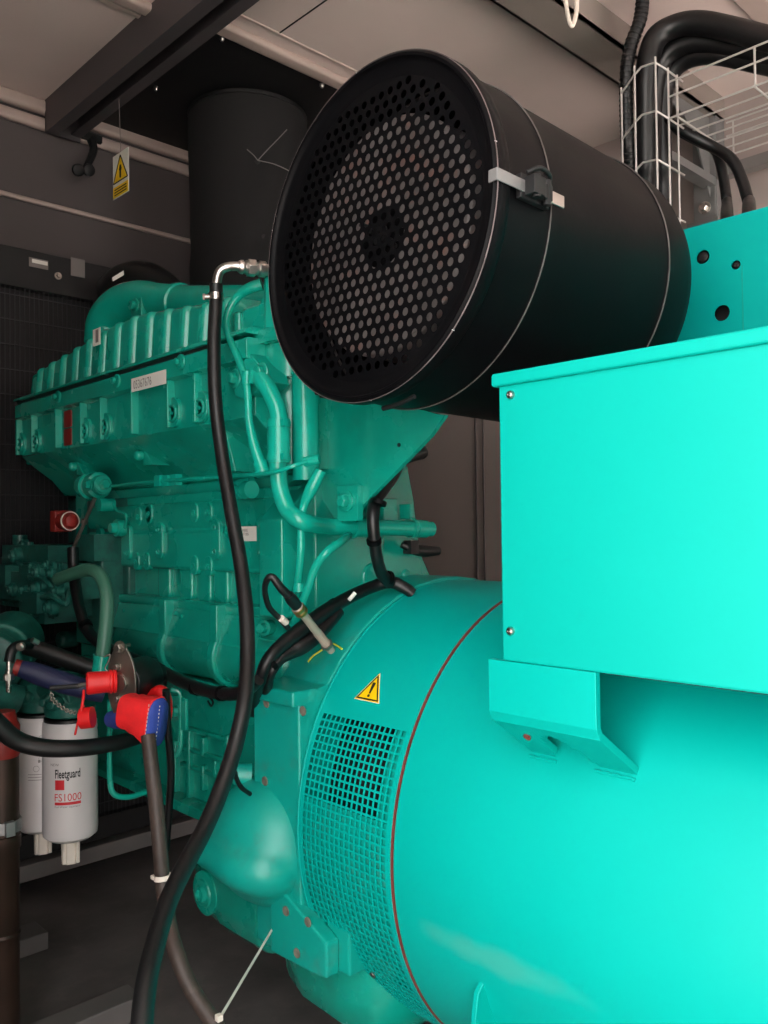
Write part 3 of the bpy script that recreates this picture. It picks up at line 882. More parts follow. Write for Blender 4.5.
# gear end block and rear face
b = nb()
prism(b, [(1.0, .93), (1.0, 1.12), (1.08, 1.20), (1.35, 1.24), (1.37, 1.16), (1.385, 1.05), (1.425, .985), (1.43, .93)], fy, 1.325, 1.40)
q = Y(409, 575, 1.315)
lathe(b, [(-.03, .034), (.0, .034), (.0, .026), (-.006, .022), (-.006, .013), (.006, .012), (.006, 0)], (q.x, 1.325, q.z), (0, -1, 0), 28)
q = Y(372, 577, 1.32); lathe(b, [(-.01, .031), (.008, .030), (.010, .026), (.010, 0)], (q.x, 1.325, q.z), (0, -1, 0), 28)
put('rear_plate', b, GRN, eng, bevel=.004)
b = nb()
for px, py in ((393, 508), (384, 508)):
    q = Y(px, py, 1.27); hexbolt(b, (q.x + .02, q.y + .05, q.z), (-.2, -1, 0), .022)
q = Y(352, 505, 1.2)
q = Y(396, 508, 1.28); box(b, (q.x - .03, 1.285, q.z - .05), (q.x + .01, 1.325, q.z + .02))
put('plate_bolt', b, GRN, eng, bevel=.002)

# flywheel housing
b = nb()
prof = [(.945, .46), (.945, .795), (.95, .811), (.99, .8125)]
for i in range(0, 15):
    a = math.radians(145 - i * 8.2); r = .428; prof.append((AX + r * math.cos(a) * .98, AZ + r * math.sin(a)))
prof += [(1.76, .75), (1.76, .30), (1.6, .16), (1.15, .16), (1.0, .30), (.95, .33), (.945, .46)][:-1]
prism(b, prof, fy, 1.2065, 1.345)
put('flywheel_housing', b, ALTB, eng, bevel=.004, seg=3, smooth=25)
b = nb()
box(b, (.932, 1.2062, .786), (.99, 1.3455, .8132))     # top lip
put('housing_lip', b, ALTB, eng, smooth=0, bevel=.004, seg=3)
b = nb()
A, B_, C_, D_ = X(272, 890, .94), X(345, 888, .94), X(326, 979, .94), X(272, 950, .94)
prism(b, [(A.y, A.z + .02), (A.y, D_.z), (1.150, C_.z), (1.125, C_.z + .004), (1.125, .40), (A.y, .47)], fx, .935, .965)
box(b, (.965, 1.10, C_.z + .004), (1.3, 1.16, .5))
put('lower_flange', b, ALTB, eng, smooth=0, bevel=.004)
b = nb()
for px, py, x in ((266.5, 703, .9445), (303, 711, .9445), (265, 781, .9445), (286, 911, .9345), (308, 922, .9345), (297, 953, .9345)):
    p = X(px, py, x); lathe(b, [(0, .0088), (.0012, .0085), (.0012, 0)], p, (-1, 0, 0), 18)
hl = put('bolt_hole', b, mat('dusty_hole', srgb(112, 108, 96), .8, 0, .5, 60), eng); hl['label'] = 'dusty round bolt holes in the flywheel housing'
# starter bulge: dome with a nose pointing to the lower left
b = nb()
sc_ = X(262, 832, .90); SY = sc_.y; SZ = sc_.z
cd = V((.985, 1.335, D(250, 836, 1.64).z))
for k_, (dd, rr_) in enumerate(((0, 1),)):
    n_ = 20; lat = []
    for i in range(1, n_):
        th2 = PI * i / n_
        lat.append([b.verts.new(cd + V((-.118 * math.cos(th2), .128 * math.sin(th2) * math.cos(2 * PI * k / 36), .122 * math.sin(th2) * math.sin(2 * PI * k / 36)))) for k in range(36)])
    top_, bot_ = b.verts.new(cd + V((-.118, 0, 0))), b.verts.new(cd + V((.118, 0, 0)))
    for A, B in zip(lat, lat[1:]):
        for k in range(36): b.faces.new((A[k], A[(k + 1) % 36], B[(k + 1) % 36], B[k]))
    for k in range(36): b.faces.new((top_, lat[0][(k + 1) % 36], lat[0][k])); b.faces.new((bot_, lat[-1][k], lat[-1][(k + 1) % 36]))
tube(b, [D(282, 866, 1.56), D(264, 868, 1.54), D(240, 865, 1.55), D(217, 856, 1.59), D(200, 848.5, 1.62)], .03, 28, 6, rs=[.05, .05, .042, .031, .0255])
for v in b.verts: v.co.y = max(v.co.y, 1.2075)
o = put('starter_bulge', b, ALTB, eng, smooth=60)
rmod = o.modifiers.new('weld', 'REMESH'); rmod.mode = 'VOXEL'; rmod.voxel_size = .005; rmod.use_smooth_shade = True
smod = o.modifiers.new('soften', 'SMOOTH'); smod.factor = .6; smod.iterations = 22
b = nb(); lathe(b, [(0, .023), (.004, .0255), (.013, .024), (.020, .017), (.022, .0)], D(203, 849.5, 1.615), D(196, 846, 1.63) - D(203, 849.5, 1.615), 20); put('nose_cap', b, ALTB, eng)
b = nb(); t = X(251, 775, .96); lathe(b, [(0, .022), (.03, .020), (.036, .012), (.036, 0)], t, (-.8, .5, .1), 16)
t = X(259, 737, .97); lathe(b, [(0, .013), (.01, .013), (.012, 0)], t + V((.02, .012, 0)), (-1, .3, 0), 14)
put('housing_boss', b, ALTB, eng)
# oil pan
b = nb()
yb0, yb1 = 1.66, 1.12
prof = [(1.0, .45), (1.0, .31), (1.006, .272), (1.03, .248), (1.08, .235), (1.6, .235), (1.7, .30), (1.72, .44)]
rowsv = []
ysec = [(1.72, .10, .06), (1.70, .04, .03), (1.66, .010, .010), (1.56, 0, 0), (1.42, .0, .0), (1.40, .025, 0), (1.36, .03, -.01), (1.34, .01, -.03), (1.28, 0, -.045), (1.18, 0, -.05), (1.1, .01, -.045), (1.06, .05, -.02), (1.05, .09, .02)]
for y, din, dz in ysec:
    rowsv.append([b.verts.new((x + (din if x < 1.3 else -din), y, z + (dz + din * .3 if z < .4 else 0))) for x, z in prof])
for A, B in zip(rowsv, rowsv[1:]):
    for i in range(len(A) - 1): b.faces.new((A[i], A[i + 1], B[i + 1], B[i]))
    b.faces.new((A[-1], A[0], B[0], B[-1]))
b.faces.new(rowsv[0]); b.faces.new(rowsv[-1])
put('oil_pan', b, GRN, eng, bevel=.012, seg=3, smooth=60)
b = nb(); t = X(205, 893, 1.0)
lathe(b, [(-.02, .047), (.002, .046), (.004, .040), (.004, .03), (.008, .028), (.008, .018), (.016, .016), (.017, .011), (.010, .009), (.010, 0)], t, (-1, 0, 0), 28)
t = X(258, 930, 1.01); lathe(b, [(-.01, .036), (.004, .035), (.006, .028), (.006, .016), (.014, .014), (.014, 0)], t + V((.008, 0, 0)), (-1, 0, 0), 24)
put('drain_boss', b, GRN, eng)

# pipes on the rear end of the engine
b = nb()
pts = [X(249, 366, .955), X(262, 380, .945), X(272, 396, .95), X(278.5, 415, .955), X(279, 440, .955), X(278, 465, .955), X(280, 488, .96), X(288, 510, .965), X(304, 522, .98), Y(325, 526, 1.265), Y(345, 527, 1.265), Y(400, 528, 1.265), Y(431, 529, 1.265)]
tube(b, pts, .0165, 20, 6)
cpipe = put('coolant_pipe', b, GRN2, eng)
b = nb(); p0, p1 = X(279, 419, .955), X(279, 463, .955); cyl(b, p0, p1, .0205)
for t in (.12, .88):
    c = p0.lerp(p1, t); lathe(b, [(-.006, .0225), (.006, .0225)], c, p1 - p0, 24); box(b, c + V((-.012, -.03, -.006)), c + V((-.004, -.018, .006)))
q0, q1 = Y(352, 527, 1.265), Y(370, 527.5, 1.265); cyl(b, q0, q1, .0195); q0, q1 = Y(414, 528.5, 1.265), Y(425, 529, 1.265); cyl(b, q0, q1, .0195)
put('hose_sleeve', b, GRN2, cpipe)
b = nb()
for px in (352, 411):
    c = Y(px, 527.7, 1.265); lathe(b, [(-.004, .0205), (-.004, .022), (.004, .022), (.004, .0205)], c, (1, 0, 0), 24, closed=True); box(b, c + V((-.004, -.002, .018)), c + V((.004, .03, .05)))
put('pipe_clip', b, GRN2, cpipe)
b = nb()
t = X(246, 377, .955)
prism(b, [(t.y + .045, t.z - .002), (t.y + .02, t.z + .04), (t.y - .01, t.z + .05), (t.y - .07, t.z + .0), (t.y - .08, t.z - .02), (t.y - .06, t.z - .03), (t.y, t.z - .045), (t.y + .03, t.z - .035)], fx, .95, 1.0)
for dy in (.027, -.062): hexbolt(b, (.95, t.y + dy, t.z + .0), (-1, 0, 0), .02)
put('pipe_flange', b, GRN, eng, bevel=.005)
b = nb()
pts = [X(262, 284, .98), X(250, 288, .965), X(239, 295, .955), X(230, 308, .945), X(226.5, 323, .94), X(230, 340, .94), X(240, 363, .935), X(246, 382, .93), X(248, 400, .93), X(249, 420, .93), X(254, 445, .935), X(262, 468, .945)]
tube(b, pts, .0078, 14, 6, rs=[.012, .011, .009, .0078, .0075, .0075, .0078, .008, .0078, .0078, .010, .011])
q = X(247.5, 378, .931); lathe(b, [(-.012, .0112), (.012, .0112)], q, (0, -.1, 1), 16); box(b, q + V((-.006, -.018, -.012)), q + V((.006, 0, .012)))
put('breather_pipe', b, GRN2, eng)
b = nb(); p_, q_ = X(260, 462, .944), X(264, 476, .947); lathe(b, [(0, .0135), (.016, .0135), (.017, .016), (.026, .016)], p_, q_ - p_, 12); put('pipe_nut', b, GRN2, eng)
b = nb()
c = X(306, 470, 1.03)
lathe(b, [(0, .026), (.20, .026), (.202, .028), (.206, .028), (.208, .026), (.50, .026)], (c.x, c.y, c.z - .02), (0, 0, 1), 28)
put('standpipe', b, GRN2, eng)
b = nb()
pts = [X(112, 486, .99), X(150, 482, .97), X(185, 479.5, .95), X(235, 476, .94), X(272, 472.5, .93), X(290, 467, .935), X(305, 462, .96), X(318, 459, .99)]
tube(b, pts, .0042, 8, 6)
for px, py in ((160, 481), (168, 481), (176, 480)):
    p = X(px, py, .965); box(b, p + V((-.008, -.012, -.012)), p + V((.008, .012, .012)))
lathe(b, [(0, .009), (.03, .009), (.03, .006)], X(304, 462, .965), (.5, -.8, .15), 10)
put('fuel_line', b, GRN2, eng)
b = nb()
p0, p1 = X(320, 472, 1.0), X(303, 506, .985)
tube(b, [X(321, 470, 1.0), X(312, 488, .99), X(304, 505, .985), X(301, 525, .98), X(301, 550, .98), X(298, 580, .985), X(293, 612, .99)], .008, 14, 5, rs=[.011, .012, .0085, .0078, .0078, .0078, .0078])
tube(b, [Y(374, 500, 1.30), Y(362, 516, 1.30), Y(352, 531, 1.30), X(343, 540, 1.05), X(328, 551, 1.0), X(316, 566, .99), X(308, 588, .985), X(299, 612, .985), X(291, 630, .985)], .0078, 14, 5)
q = X(299, 588, .98); lathe(b, [(-.008, .011), (.008, .011)], q, (.1, .1, 1), 16)
put('drain_pipe', b, GRN2, eng)
b = nb(); tube(b, [X(243, 493, .99), X(232, 490, 1.0), X(238, 485, 1.02), X(252, 482, 1.03)], .012, 12, 5); lathe(b, [(0, .018), (.02, .018)], X(246, 490, .99), (0, -1, 0), 14)
put('short_elbow', b, GRN2, eng)
b = nb(); x_ = 1.0
cyl(b, X(268, 285, .99) + V((0, -.02, -.09)), X(268, 285, .99) + V((0, -.02, .02)), .02, None, 8); cyl(b, X(268, 330, 1.0), X(268, 300, 1.0), .014)
t = X(268, 318, 1.0); lathe(b, [(0, .018), (.02, .018), (.024, .013), (.05, .013), (.055, .018), (.075, .018)], t + V((0, 0, -.05)), (0, 0, 1), 6)
put('drain_cock', b, GRN2, eng)
# white notice on the block
b = nb(); A, B_ = X(239, 526.5, LX - .001), X(256.5, 526.5, LX - .001); h = A.z - X(239, 541, LX).z
prism(b, [(A.y, A.z), (B_.y, A.z), (B_.y, A.z - h), (A.y, A.z - h)], fx, LX - .001, LX - .0022)
sk = put('notice_sticker', b, STK, eng, smooth=0); sk['label'] = 'white rectangular sticker with small black print'
for i, (s, o) in enumerate((('WARNING', .3), ('DO NOT OPEN', .56), ('HOT', .8))):
    text('printed_line', s, h * .26, lambda u, v: V((LX - .0026, A.y - .003 - u, A.z - h * (o + .06) + v)), INK, sk, sx=.62 if i == 1 else .8)

# fuel pump cluster at the far lower left of the engine
fp = []
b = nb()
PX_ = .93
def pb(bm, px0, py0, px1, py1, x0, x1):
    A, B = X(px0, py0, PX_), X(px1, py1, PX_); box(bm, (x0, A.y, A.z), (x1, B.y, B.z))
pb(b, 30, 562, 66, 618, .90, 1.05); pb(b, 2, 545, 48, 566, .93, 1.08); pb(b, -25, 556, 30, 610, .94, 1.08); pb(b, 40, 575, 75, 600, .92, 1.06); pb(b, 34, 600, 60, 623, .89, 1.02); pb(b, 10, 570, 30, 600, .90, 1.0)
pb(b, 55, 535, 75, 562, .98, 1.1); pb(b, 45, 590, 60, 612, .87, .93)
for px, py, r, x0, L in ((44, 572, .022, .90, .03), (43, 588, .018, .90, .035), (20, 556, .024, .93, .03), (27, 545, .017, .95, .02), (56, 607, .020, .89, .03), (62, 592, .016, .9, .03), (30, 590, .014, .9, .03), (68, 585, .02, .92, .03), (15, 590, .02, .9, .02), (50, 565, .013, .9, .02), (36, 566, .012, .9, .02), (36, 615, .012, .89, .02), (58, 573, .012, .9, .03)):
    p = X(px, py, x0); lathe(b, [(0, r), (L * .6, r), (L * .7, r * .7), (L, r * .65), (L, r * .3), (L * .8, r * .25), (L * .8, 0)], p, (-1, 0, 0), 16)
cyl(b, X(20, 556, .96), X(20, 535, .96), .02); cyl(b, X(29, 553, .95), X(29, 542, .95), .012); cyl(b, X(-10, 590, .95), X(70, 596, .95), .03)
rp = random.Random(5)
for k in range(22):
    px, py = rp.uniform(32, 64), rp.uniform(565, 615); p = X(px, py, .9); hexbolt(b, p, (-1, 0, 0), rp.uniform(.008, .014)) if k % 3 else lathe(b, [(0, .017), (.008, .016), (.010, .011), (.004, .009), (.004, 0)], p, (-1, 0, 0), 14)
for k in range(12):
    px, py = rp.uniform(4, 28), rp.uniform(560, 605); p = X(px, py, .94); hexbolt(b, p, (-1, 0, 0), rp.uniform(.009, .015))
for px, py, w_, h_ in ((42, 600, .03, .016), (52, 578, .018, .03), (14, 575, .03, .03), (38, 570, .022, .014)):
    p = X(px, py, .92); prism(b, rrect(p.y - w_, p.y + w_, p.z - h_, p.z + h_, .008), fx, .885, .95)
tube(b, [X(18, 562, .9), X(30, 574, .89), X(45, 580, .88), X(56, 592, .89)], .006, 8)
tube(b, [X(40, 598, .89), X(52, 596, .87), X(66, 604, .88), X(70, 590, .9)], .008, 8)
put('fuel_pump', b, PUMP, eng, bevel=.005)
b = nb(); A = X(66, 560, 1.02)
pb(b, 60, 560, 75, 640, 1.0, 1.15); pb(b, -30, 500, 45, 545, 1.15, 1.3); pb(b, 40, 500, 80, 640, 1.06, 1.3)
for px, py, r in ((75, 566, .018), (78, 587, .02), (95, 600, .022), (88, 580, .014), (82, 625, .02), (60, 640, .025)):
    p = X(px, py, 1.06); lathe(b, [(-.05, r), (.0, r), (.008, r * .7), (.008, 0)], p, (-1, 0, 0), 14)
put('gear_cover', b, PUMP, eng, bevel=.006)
# lever shaft and governor rod above the pump
b = nb()
p = X(103, 485, .99); lathe(b, [(-.05, .032), (-.02, .034), (-.02, .028), (.0, .028), (.002, .034), (.03, .034), (.034, .026), (.05, .024), (.05, 0)], p + V((0, .05, 0)), (0, -1, 0), 20)
hexbolt(b, p + V((-.03, .01, 0)), (-1, 0, 0), .016); hexbolt(b, p + V((0, -.0, 0)), (0, -1, .1), .022)
p = X(113, 505, 1.02); lathe(b, [(0, .018), (.04, .018)], p, (-1, 0, 0), 12)
tube(b, [X(113, 503, 1.0), X(117, 511, 1.0), X(126, 515, 1.0), X(125, 528, 1.01)], .004, 8)
p = X(123, 528, 1.03); lathe(b, [(0, .022), (.02, .022), (.02, .014), (.035, .012), (.035, 0)], p, (-1, 0, 0), 12)
put('shaft_fitting', b, GRN, eng)
b = nb(); cyl(b, X(95, 498, .95), X(73, 549, .93), .0045, None, 8); cyl(b, X(85, 520, .943), X(83.5, 523.5, .941), .008, None, 8)
gr = put('governor_rod', b, DSTEEL, eng)
b = nb(); A = X(68, 521, .95); cyl(b, A + V((0, .03, 0)), A + V((0, -.014, 0)), .024, None, 20); box(b, A + V((-.024, .026, -.028)), A + V((.024, .058, .028))); lathe(b, [(0, .018), (.010, .018), (.014, .012), (.014, 0)], A + V((0, -.014, 0)), (0, -1, 0), 16)
rc = put('actuator_cap', b, DRED, eng, bevel=.003); rc['label'] = 'dark red cap with a pale band'
b = nb(); lathe(b, [(0, .0225), (0, .0248), (.005, .0248), (.005, .0225)], A + V((0, -.010, 0)), (0, -1, 0), 24, closed=True); put('pale_band', b, NYL, rc)

# ------------------------------------------------------------------ loose things around the engine
def hose(name, pts, r, mt, label, cat='hose', rs=None, seg=16, n=8, parts=()):
    b = nb(); tube(b, pts, r, seg, n, rs)
    o = put(name, b, mt); tag(o, label, cat); return o


# long black hose with its steel elbow and clamp
hz = thing('black_hose', D(216, 300, 1.62), 'long black hose hanging down in front of the engine from a bent steel fitting', 'hose')
b = nb()
path = [(216, 284, 1.60), (216, 300, 1.60), (214, 345, 1.58), (215.5, 400, 1.56), (222, 455, 1.54), (231, 510, 1.50), (240, 560, 1.46), (246, 610, 1.41), (247.5, 660, 1.36), (244, 705, 1.31), (234, 750, 1.27), (219, 795, 1.22), (203, 832, 1.17), (184, 868, 1.11), (168, 902, 1.06), (155, 945, 1.0), (146, 985, .95), (141, 1040, .90), (139, 1120, .84)]
tube(b, [D(*q) for q in path] + [V((.40, .60, .25)), V((.42, .45, .05)), V((.46, .30, .013))], .0122, 20, 8)
put('hose_body', b, BLKR, hz)
b = nb()
tube(b, [D(216.3, 292, 1.60), D(217, 280, 1.60), D(220.5, 270.5, 1.60), D(229, 266.5, 1.60), D(241, 266.5, 1.60), D(252, 268, 1.61)], .0085, 18, 6)
a_, c_ = D(238, 266.4, 1.60), D(264, 269.5, 1.62)
lathe(b, [(0, .010), (.005, .013), (.010, .013), (.011, .010), (.014, .010), (.014, .013), (.018, .013)], a_, c_ - a_, 20)
lathe(b, [(.018, .0165), (.033, .0165)], a_, c_ - a_, 6); lathe(b, [(.033, .012), (.04, .012), (.04, .015), (.052, .015), (.052, .011), (.09, .011)], a_, c_ - a_, 20)
put('steel_elbow', b, STEEL, hz, bevel=.0006)
b = nb(); c = D(216, 297, 1.60); lathe(b, [(-.0065, .0128), (-.0065, .0142), (.0065, .0142), (.0065, .0128)], c, (0, 0, 1), 28, closed=True)
q = D(208.5, 297, 1.595); cyl(b, q - RGT * .008, q + RGT * .008, .0052, None, 12); cyl(b, q - RGT * .010, q - RGT * .006, .0065, None, 6)
put('hose_clamp', b, STEEL, hz)

hose_b = thing('dusty_hose', D(160, 860, 1.35), 'dusty brown hose running down from the red and blue boot to the floor', 'hose')
b = nb()
tube(b, [D(*q) for q in ((148, 735, 1.50), (152, 770, 1.48), (156, 805, 1.46), (160, 850, 1.43), (163, 885, 1.40), (168, 920, 1.37), (177, 955, 1.33), (192, 990, 1.31), (212, 1020, 1.29), (236, 1052, 1.27), (262, 1090, 1.25), (285, 1140, 1.22), (300, 1220, 1.17), (306, 1330, 1.10), (300, 1400, 1.02))] + [V((.62, .68, .0135))], .0125, 18, 6)
put('hose_body', b, BRNR, hose_b)
b = nb(); c = D(162.5, 877, 1.405); lathe(b, [(-.004, .0128), (-.004, .0142), (.004, .0142), (.004, .0128)], c, (0, .1, 1), 24, closed=True); box(b, c + RGT * .012 + V((-.006, -.006, -.004)), c + RGT * .012 + V((.006, .006, .004))); box(b, c - RGT * .014 + V((-.004, -.004, -.003)), c - RGT * .014 + V((.004, .004, .003)))
put('cable_tie', b, NYL, hose_b)
tie = thing('cable_tie', D(220, 1018, 1.20), 'long white cable tie tail slanting from the dusty hose up to the lower housing plate', 'cable tie')
b = nb(); A, B_ = D(221, 1016, 1.215), D(272, 930, 1.44)
A1_ = (B_ - A).normalized(); w_ = A1_.cross(FWD).normalized()
v = []
for p in (A, B_):
    for s in (-1, 1):
        for d in (0, 1): v.append(b.verts.new(p + w_ * s * .0024 + FWD * d * .0014))
for f in ((0, 1, 3, 2), (4, 6, 7, 5), (0, 4, 5, 1), (2, 3, 7, 6), (0, 2, 6, 4), (1, 5, 7, 3)): b.faces.new([v[i] for i in f])
put('strap', b, NYL, tie, smooth=0)
b = nb(); c = D(219, 1018, 1.212); box(b, c - V((.0045, .0045, .004)), c + V((.0045, .0045, .005))); put('tie_head', b, NYL, tie, smooth=0, bevel=.001)

hose('black_hose', [D(*q) for q in ((-22, 705, 1.52), (0, 727, 1.54), (18, 741, 1.56), (45, 748, 1.58), (80, 748, 1.61), (110, 744, 1.65), (135, 738, 1.70), (160, 728, 1.78))], .0155, BLKR, 'thick black hose sagging across the front of the two white fuel filters', rs=[.018, .0175, .017, .0165, .016, .0155, .0145, .0145])
hose('thin_black_cable', [D(*q) for q in ((166, 690, 1.58), (168, 730, 1.60), (171, 770, 1.62), (169, 810, 1.64), (166, 850, 1.66))], .007, BLKC, 'thin black cable hanging behind the red and blue boot', 'cable')

# cable looms
lm = thing('cable_loom', D(300, 640, 1.5), 'black taped cable loom climbing over the flywheel housing to the bracket', 'cable loom')
b = nb()
tube(b, [D(*q) for q in ((253, 712, 1.66), (255, 698, 1.60), (261, 677, 1.52), (268, 660, 1.51), (282, 645, 1.53), (302, 629, 1.56), (325, 612, 1.60), (350, 597, 1.65), (372, 587, 1.69), (390, 582, 1.70), (405, 588, 1.70), (413, 594, 1.70))], .012, 16, 6, rs=[.011, .011, .0112, .0115, .013, .0145, .0145, .013, .012, .0125, .012, .011])
tube(b, [D(*q) for q in ((262, 706, 1.66), (267, 690, 1.57), (271, 673, 1.52), (280, 659, 1.53), (292, 650, 1.55), (302, 645, 1.56), (318, 634, 1.58), (340, 611, 1.62))], .010, 14, 6, rs=[.009, .009, .009, .011, .016, .017, .014, .010])
put('lower_run', b, BLKC, lm)
b = nb()
tube(b, [D(*q) for q in ((390, 583, 1.69), (382, 574, 1.66), (377, 558, 1.62), (374, 535, 1.60), (373, 515, 1.60), (376, 500, 1.63), (384, 487, 1.70), (393, 474, 1.78), (402, 455, 1.88))], .0125, 16, 6, rs=[.012, .012, .0115, .0115, .012, .0125, .014, .0145, .014])
put('upper_run', b, BLKC, lm)
b = nb()
for q, ax in (((379, 503, 1.605), (376, 515, 1.60)), ((388, 578, 1.68), (398, 580, 1.70)), ((334, 606, 1.62), (346, 599, 1.64)), ((271, 664, 1.515), (279, 656, 1.525)), ((374, 541, 1.60), (375, 550, 1.61))):
    p, r_ = D(*q), D(*ax); lathe(b, [(-.004, .0145), (.004, .0145)], p, r_ - p, 14)
put('tape_band', b, BLK, lm)
b = nb(); p, r_ = D(349, 600, 1.625), D(355, 593, 1.632); cyl(b, p, r_, .004); put('white_tag', b, STK, lm)
b = nb(); tube(b, [Y(402, 544, 1.30), Y(412, 549, 1.29), Y(424, 551, 1.29), Y(438, 551, 1.29)], .010, 12, 5, rs=[.008, .011, .013, .010]); box(b, Y(411, 551, 1.29) - V((.012, .012, .006)), Y(411, 545, 1.29) + V((.012, .012, .010)))
cp1 = put('cable_plug', b, BLKC, eng); cp1['label'] = 'black plug sticking out beside the coolant pipe'
b = nb(); tube(b, [Y(398, 462, 1.40), Y(408, 455, 1.40), Y(420, 452, 1.40), Y(424, 456, 1.40)], .018, 14, 5, rs=[.012, .019, .019, .012])
cp2 = put('cable_plug', b, BLKR, eng); cp2['label'] = 'black rubber boot behind the triangular bracket'
# nickel speed sensor screwed into the housing, with its own lead
sn = thing('speed_sensor', D(326, 642, 1.5), 'slim nickel sensor rod screwed slantwise into the flywheel housing', 'sensor')
s0, s1_ = D(327, 645, 1.545), D(292, 600, 1.44)
axs = s1_ - s0; L = axs.length
b = nb(); lathe(b, [(-.02, .0075), (L * .72, .0075), (L * .73, .0095), (L * .86, .0105), (L * .88, .0085), (L, .008)], s0, axs, 18)
for i in range(10): lathe(b, [(.004 + i * .004, .0078), (.0055 + i * .004, .0084), (.007 + i * .004, .0078)], s0, axs, 18)
put('sensor_body', b, mat('nickel', srgb(176, 162, 148), .35, .35, .06, 30), sn)
b = nb(); lathe(b, [(L * .72, .0098), (L * .74, .0116), (L * .77, .0116), (L * .79, .0098), (L * .81, .0116), (L * .84, .0116), (L * .86, .0098)], s0, axs, 20); put('brass_collar', b, BRASS, sn)
b = nb(); lathe(b, [(0, .012), (.006, .012)], s0 - axs.normalized() * .002, axs, 6); put('lock_nut', b, DSTEEL, sn)
b = nb()
lathe(b, [(L * .88, .0098), (L * 1.02, .0105), (L * 1.1, .0085)], s0, axs, 18)
tube(b, [s0 + axs * 1.06, D(281, 588, 1.42), D(272, 577, 1.415), D(266.5, 581, 1.42), D(265, 592, 1.44), D(269, 607, 1.46), D(278, 617, 1.48), D(288, 628, 1.51)], .0055, 12, 6, rs=[.0075, .0072, .0062, .0055, .005, .005, .005, .005])
put('sensor_lead', b, BLKC, sn)
b = nb(); p, r_ = D(281, 618.2, 1.478), D(286, 622.5, 1.49); cyl(b, p, r_, .0062); put('white_sleeve', b, NYL, sn)
b = nb()   # yellow paint-pen marks beside the sensor
for P2 in (((331, 643), (336, 645), (342, 649)), ((322, 650), (313, 656), (308, 662))):
    pp_ = [D(px, py, 1.54) for px, py in P2]
    sh = []
    for p in pp_:                             # drop onto the housing top
        d = p - EYE; A = d.x ** 2 + d.z ** 2; ox, oz = -AX, 1.1 - AZ
        B = 2 * (d.x * ox + d.z * oz); C = ox * ox + oz * oz - .4265 ** 2; k = (-B - math.sqrt(max(0, B * B - 4 * A * C))) / (2 * A); sh.append(EYE + d * k)
    tube(b, sh, .0018, 6, 3)
ym = put('paint_mark', b, YMRK, eng); ym['label'] = 'yellow paint-pen marks on the housing'

lm2 = thing('cable_loom', D(180, 680, 1.7), 'long black taped loom sagging along the lower side of the engine block', 'cable loom')
b = nb()
tube(b, [D(*q) for q in ((73, 548, 2.12), (74, 575, 2.10), (80, 610, 2.02), (90, 634, 1.97), (108, 648, 1.90), (125, 655, 1.86), (145, 664, 1.80), (165, 673, 1.74), (190, 685, 1.66), (212, 692, 1.60), (235, 694, 1.55), (250, 688, 1.52), (259, 680, 1.50))], .013, 14, 6, rs=[.014, .014, .013, .013, .012, .012, .012, .0125, .0125, .012, .012, .011, .010])
put('loom_body', b, BLKC, lm2)
b = nb()
for q, ax in (((196, 688, 1.645), (204, 690, 1.63)), ((222, 693.5, 1.58), (230, 694, 1.57)), ((159, 670, 1.755), (165, 673, 1.74)), ((86, 625, 1.985), (90, 633, 1.97))):
    p, r_ = D(*q), D(*ax); lathe(b, [(-.006, .014), (.006, .014)], p, r_ - p, 14)
tube(b, [D(209, 697, 1.60), D(213, 702, 1.59), D(211, 706, 1.59), D(208, 701, 1.6)], .002, 6)
put('tape_band', b, BLK, lm2)
hose('thin_black_cable', [D(*q) for q in ((235, 772, 1.44), (237, 780, 1.45), (242, 788, 1.46), (250, 794, 1.48))], .004, BLKC, 'short thin black wire behind the long hose by the starter bulge', 'cable')
# grey-green rubber hose curving down from the pump
gh = thing('grey_green_hose', D(105, 630, 1.8), 'grey-green hose arching from the fuel pump down to a green socket', 'hose')
b = nb(); tube(b, [D(*q) for q in ((58, 579, 2.02), (72, 574, 1.96), (88, 570, 1.90), (99, 574, 1.86), (106, 590, 1.83), (107, 610, 1.81), (105, 635, 1.79), (102, 660, 1.78))], .0145, 18, 6); put('hose_body', b, mat('grey_green_rubber', srgb(60, 110, 92), .4, 0, .08, 9), gh)
b = nb(); p, r_ = D(102.5, 655, 1.78), D(98, 690, 1.78); cyl(b, p, r_, .0175); lathe(b, [(0, .019), (.008, .019)], p, r_ - p, 20); put('green_socket', b, GRN, gh)

# ------------------------------------------------------------------ fuel filters
def fuel_filter(base, label, first=True):
    f = thing('fuel_filter', base, label, 'fuel filter', 'white spin-on fuel filters')
    x, y, z = base; R = .0575; H = .258
    b = nb()
    lathe(b, [(0, .0), (0, .030), (.004, .046), (.012, .056), (.024, R), (H - .030, R), (H - .024, R * .985), (H - .018, R), (H - .012, R * .985), (H - .004, R * .98), (H, R * .93), (H, 0)], base, (0, 0, 1), 48)
    put('can', b, WHT, f)
    b = nb(); lathe(b, [(-.052, 0), (-.052, .018), (-.046, .020), (.004, .021)], base, (0, 0, 1), 8)
    for k in range(4):
        a = k * PI / 2 + .4; box(b, V(base) + V((math.cos(a) * .019 - .004, math.sin(a) * .019 - .004, -.050)), V(base) + V((math.cos(a) * .019 + .004, math.sin(a) * .019 + .004, .0)))
    put('drain_valve', b, NYL, f, bevel=.001)
    b = nb(); lathe(b, [(H, R * .94), (H + .006, R * .94), (H + .006, .0)], base, (0, 0, 1), 32); put('gasket', b, BLKR, f)
    return f


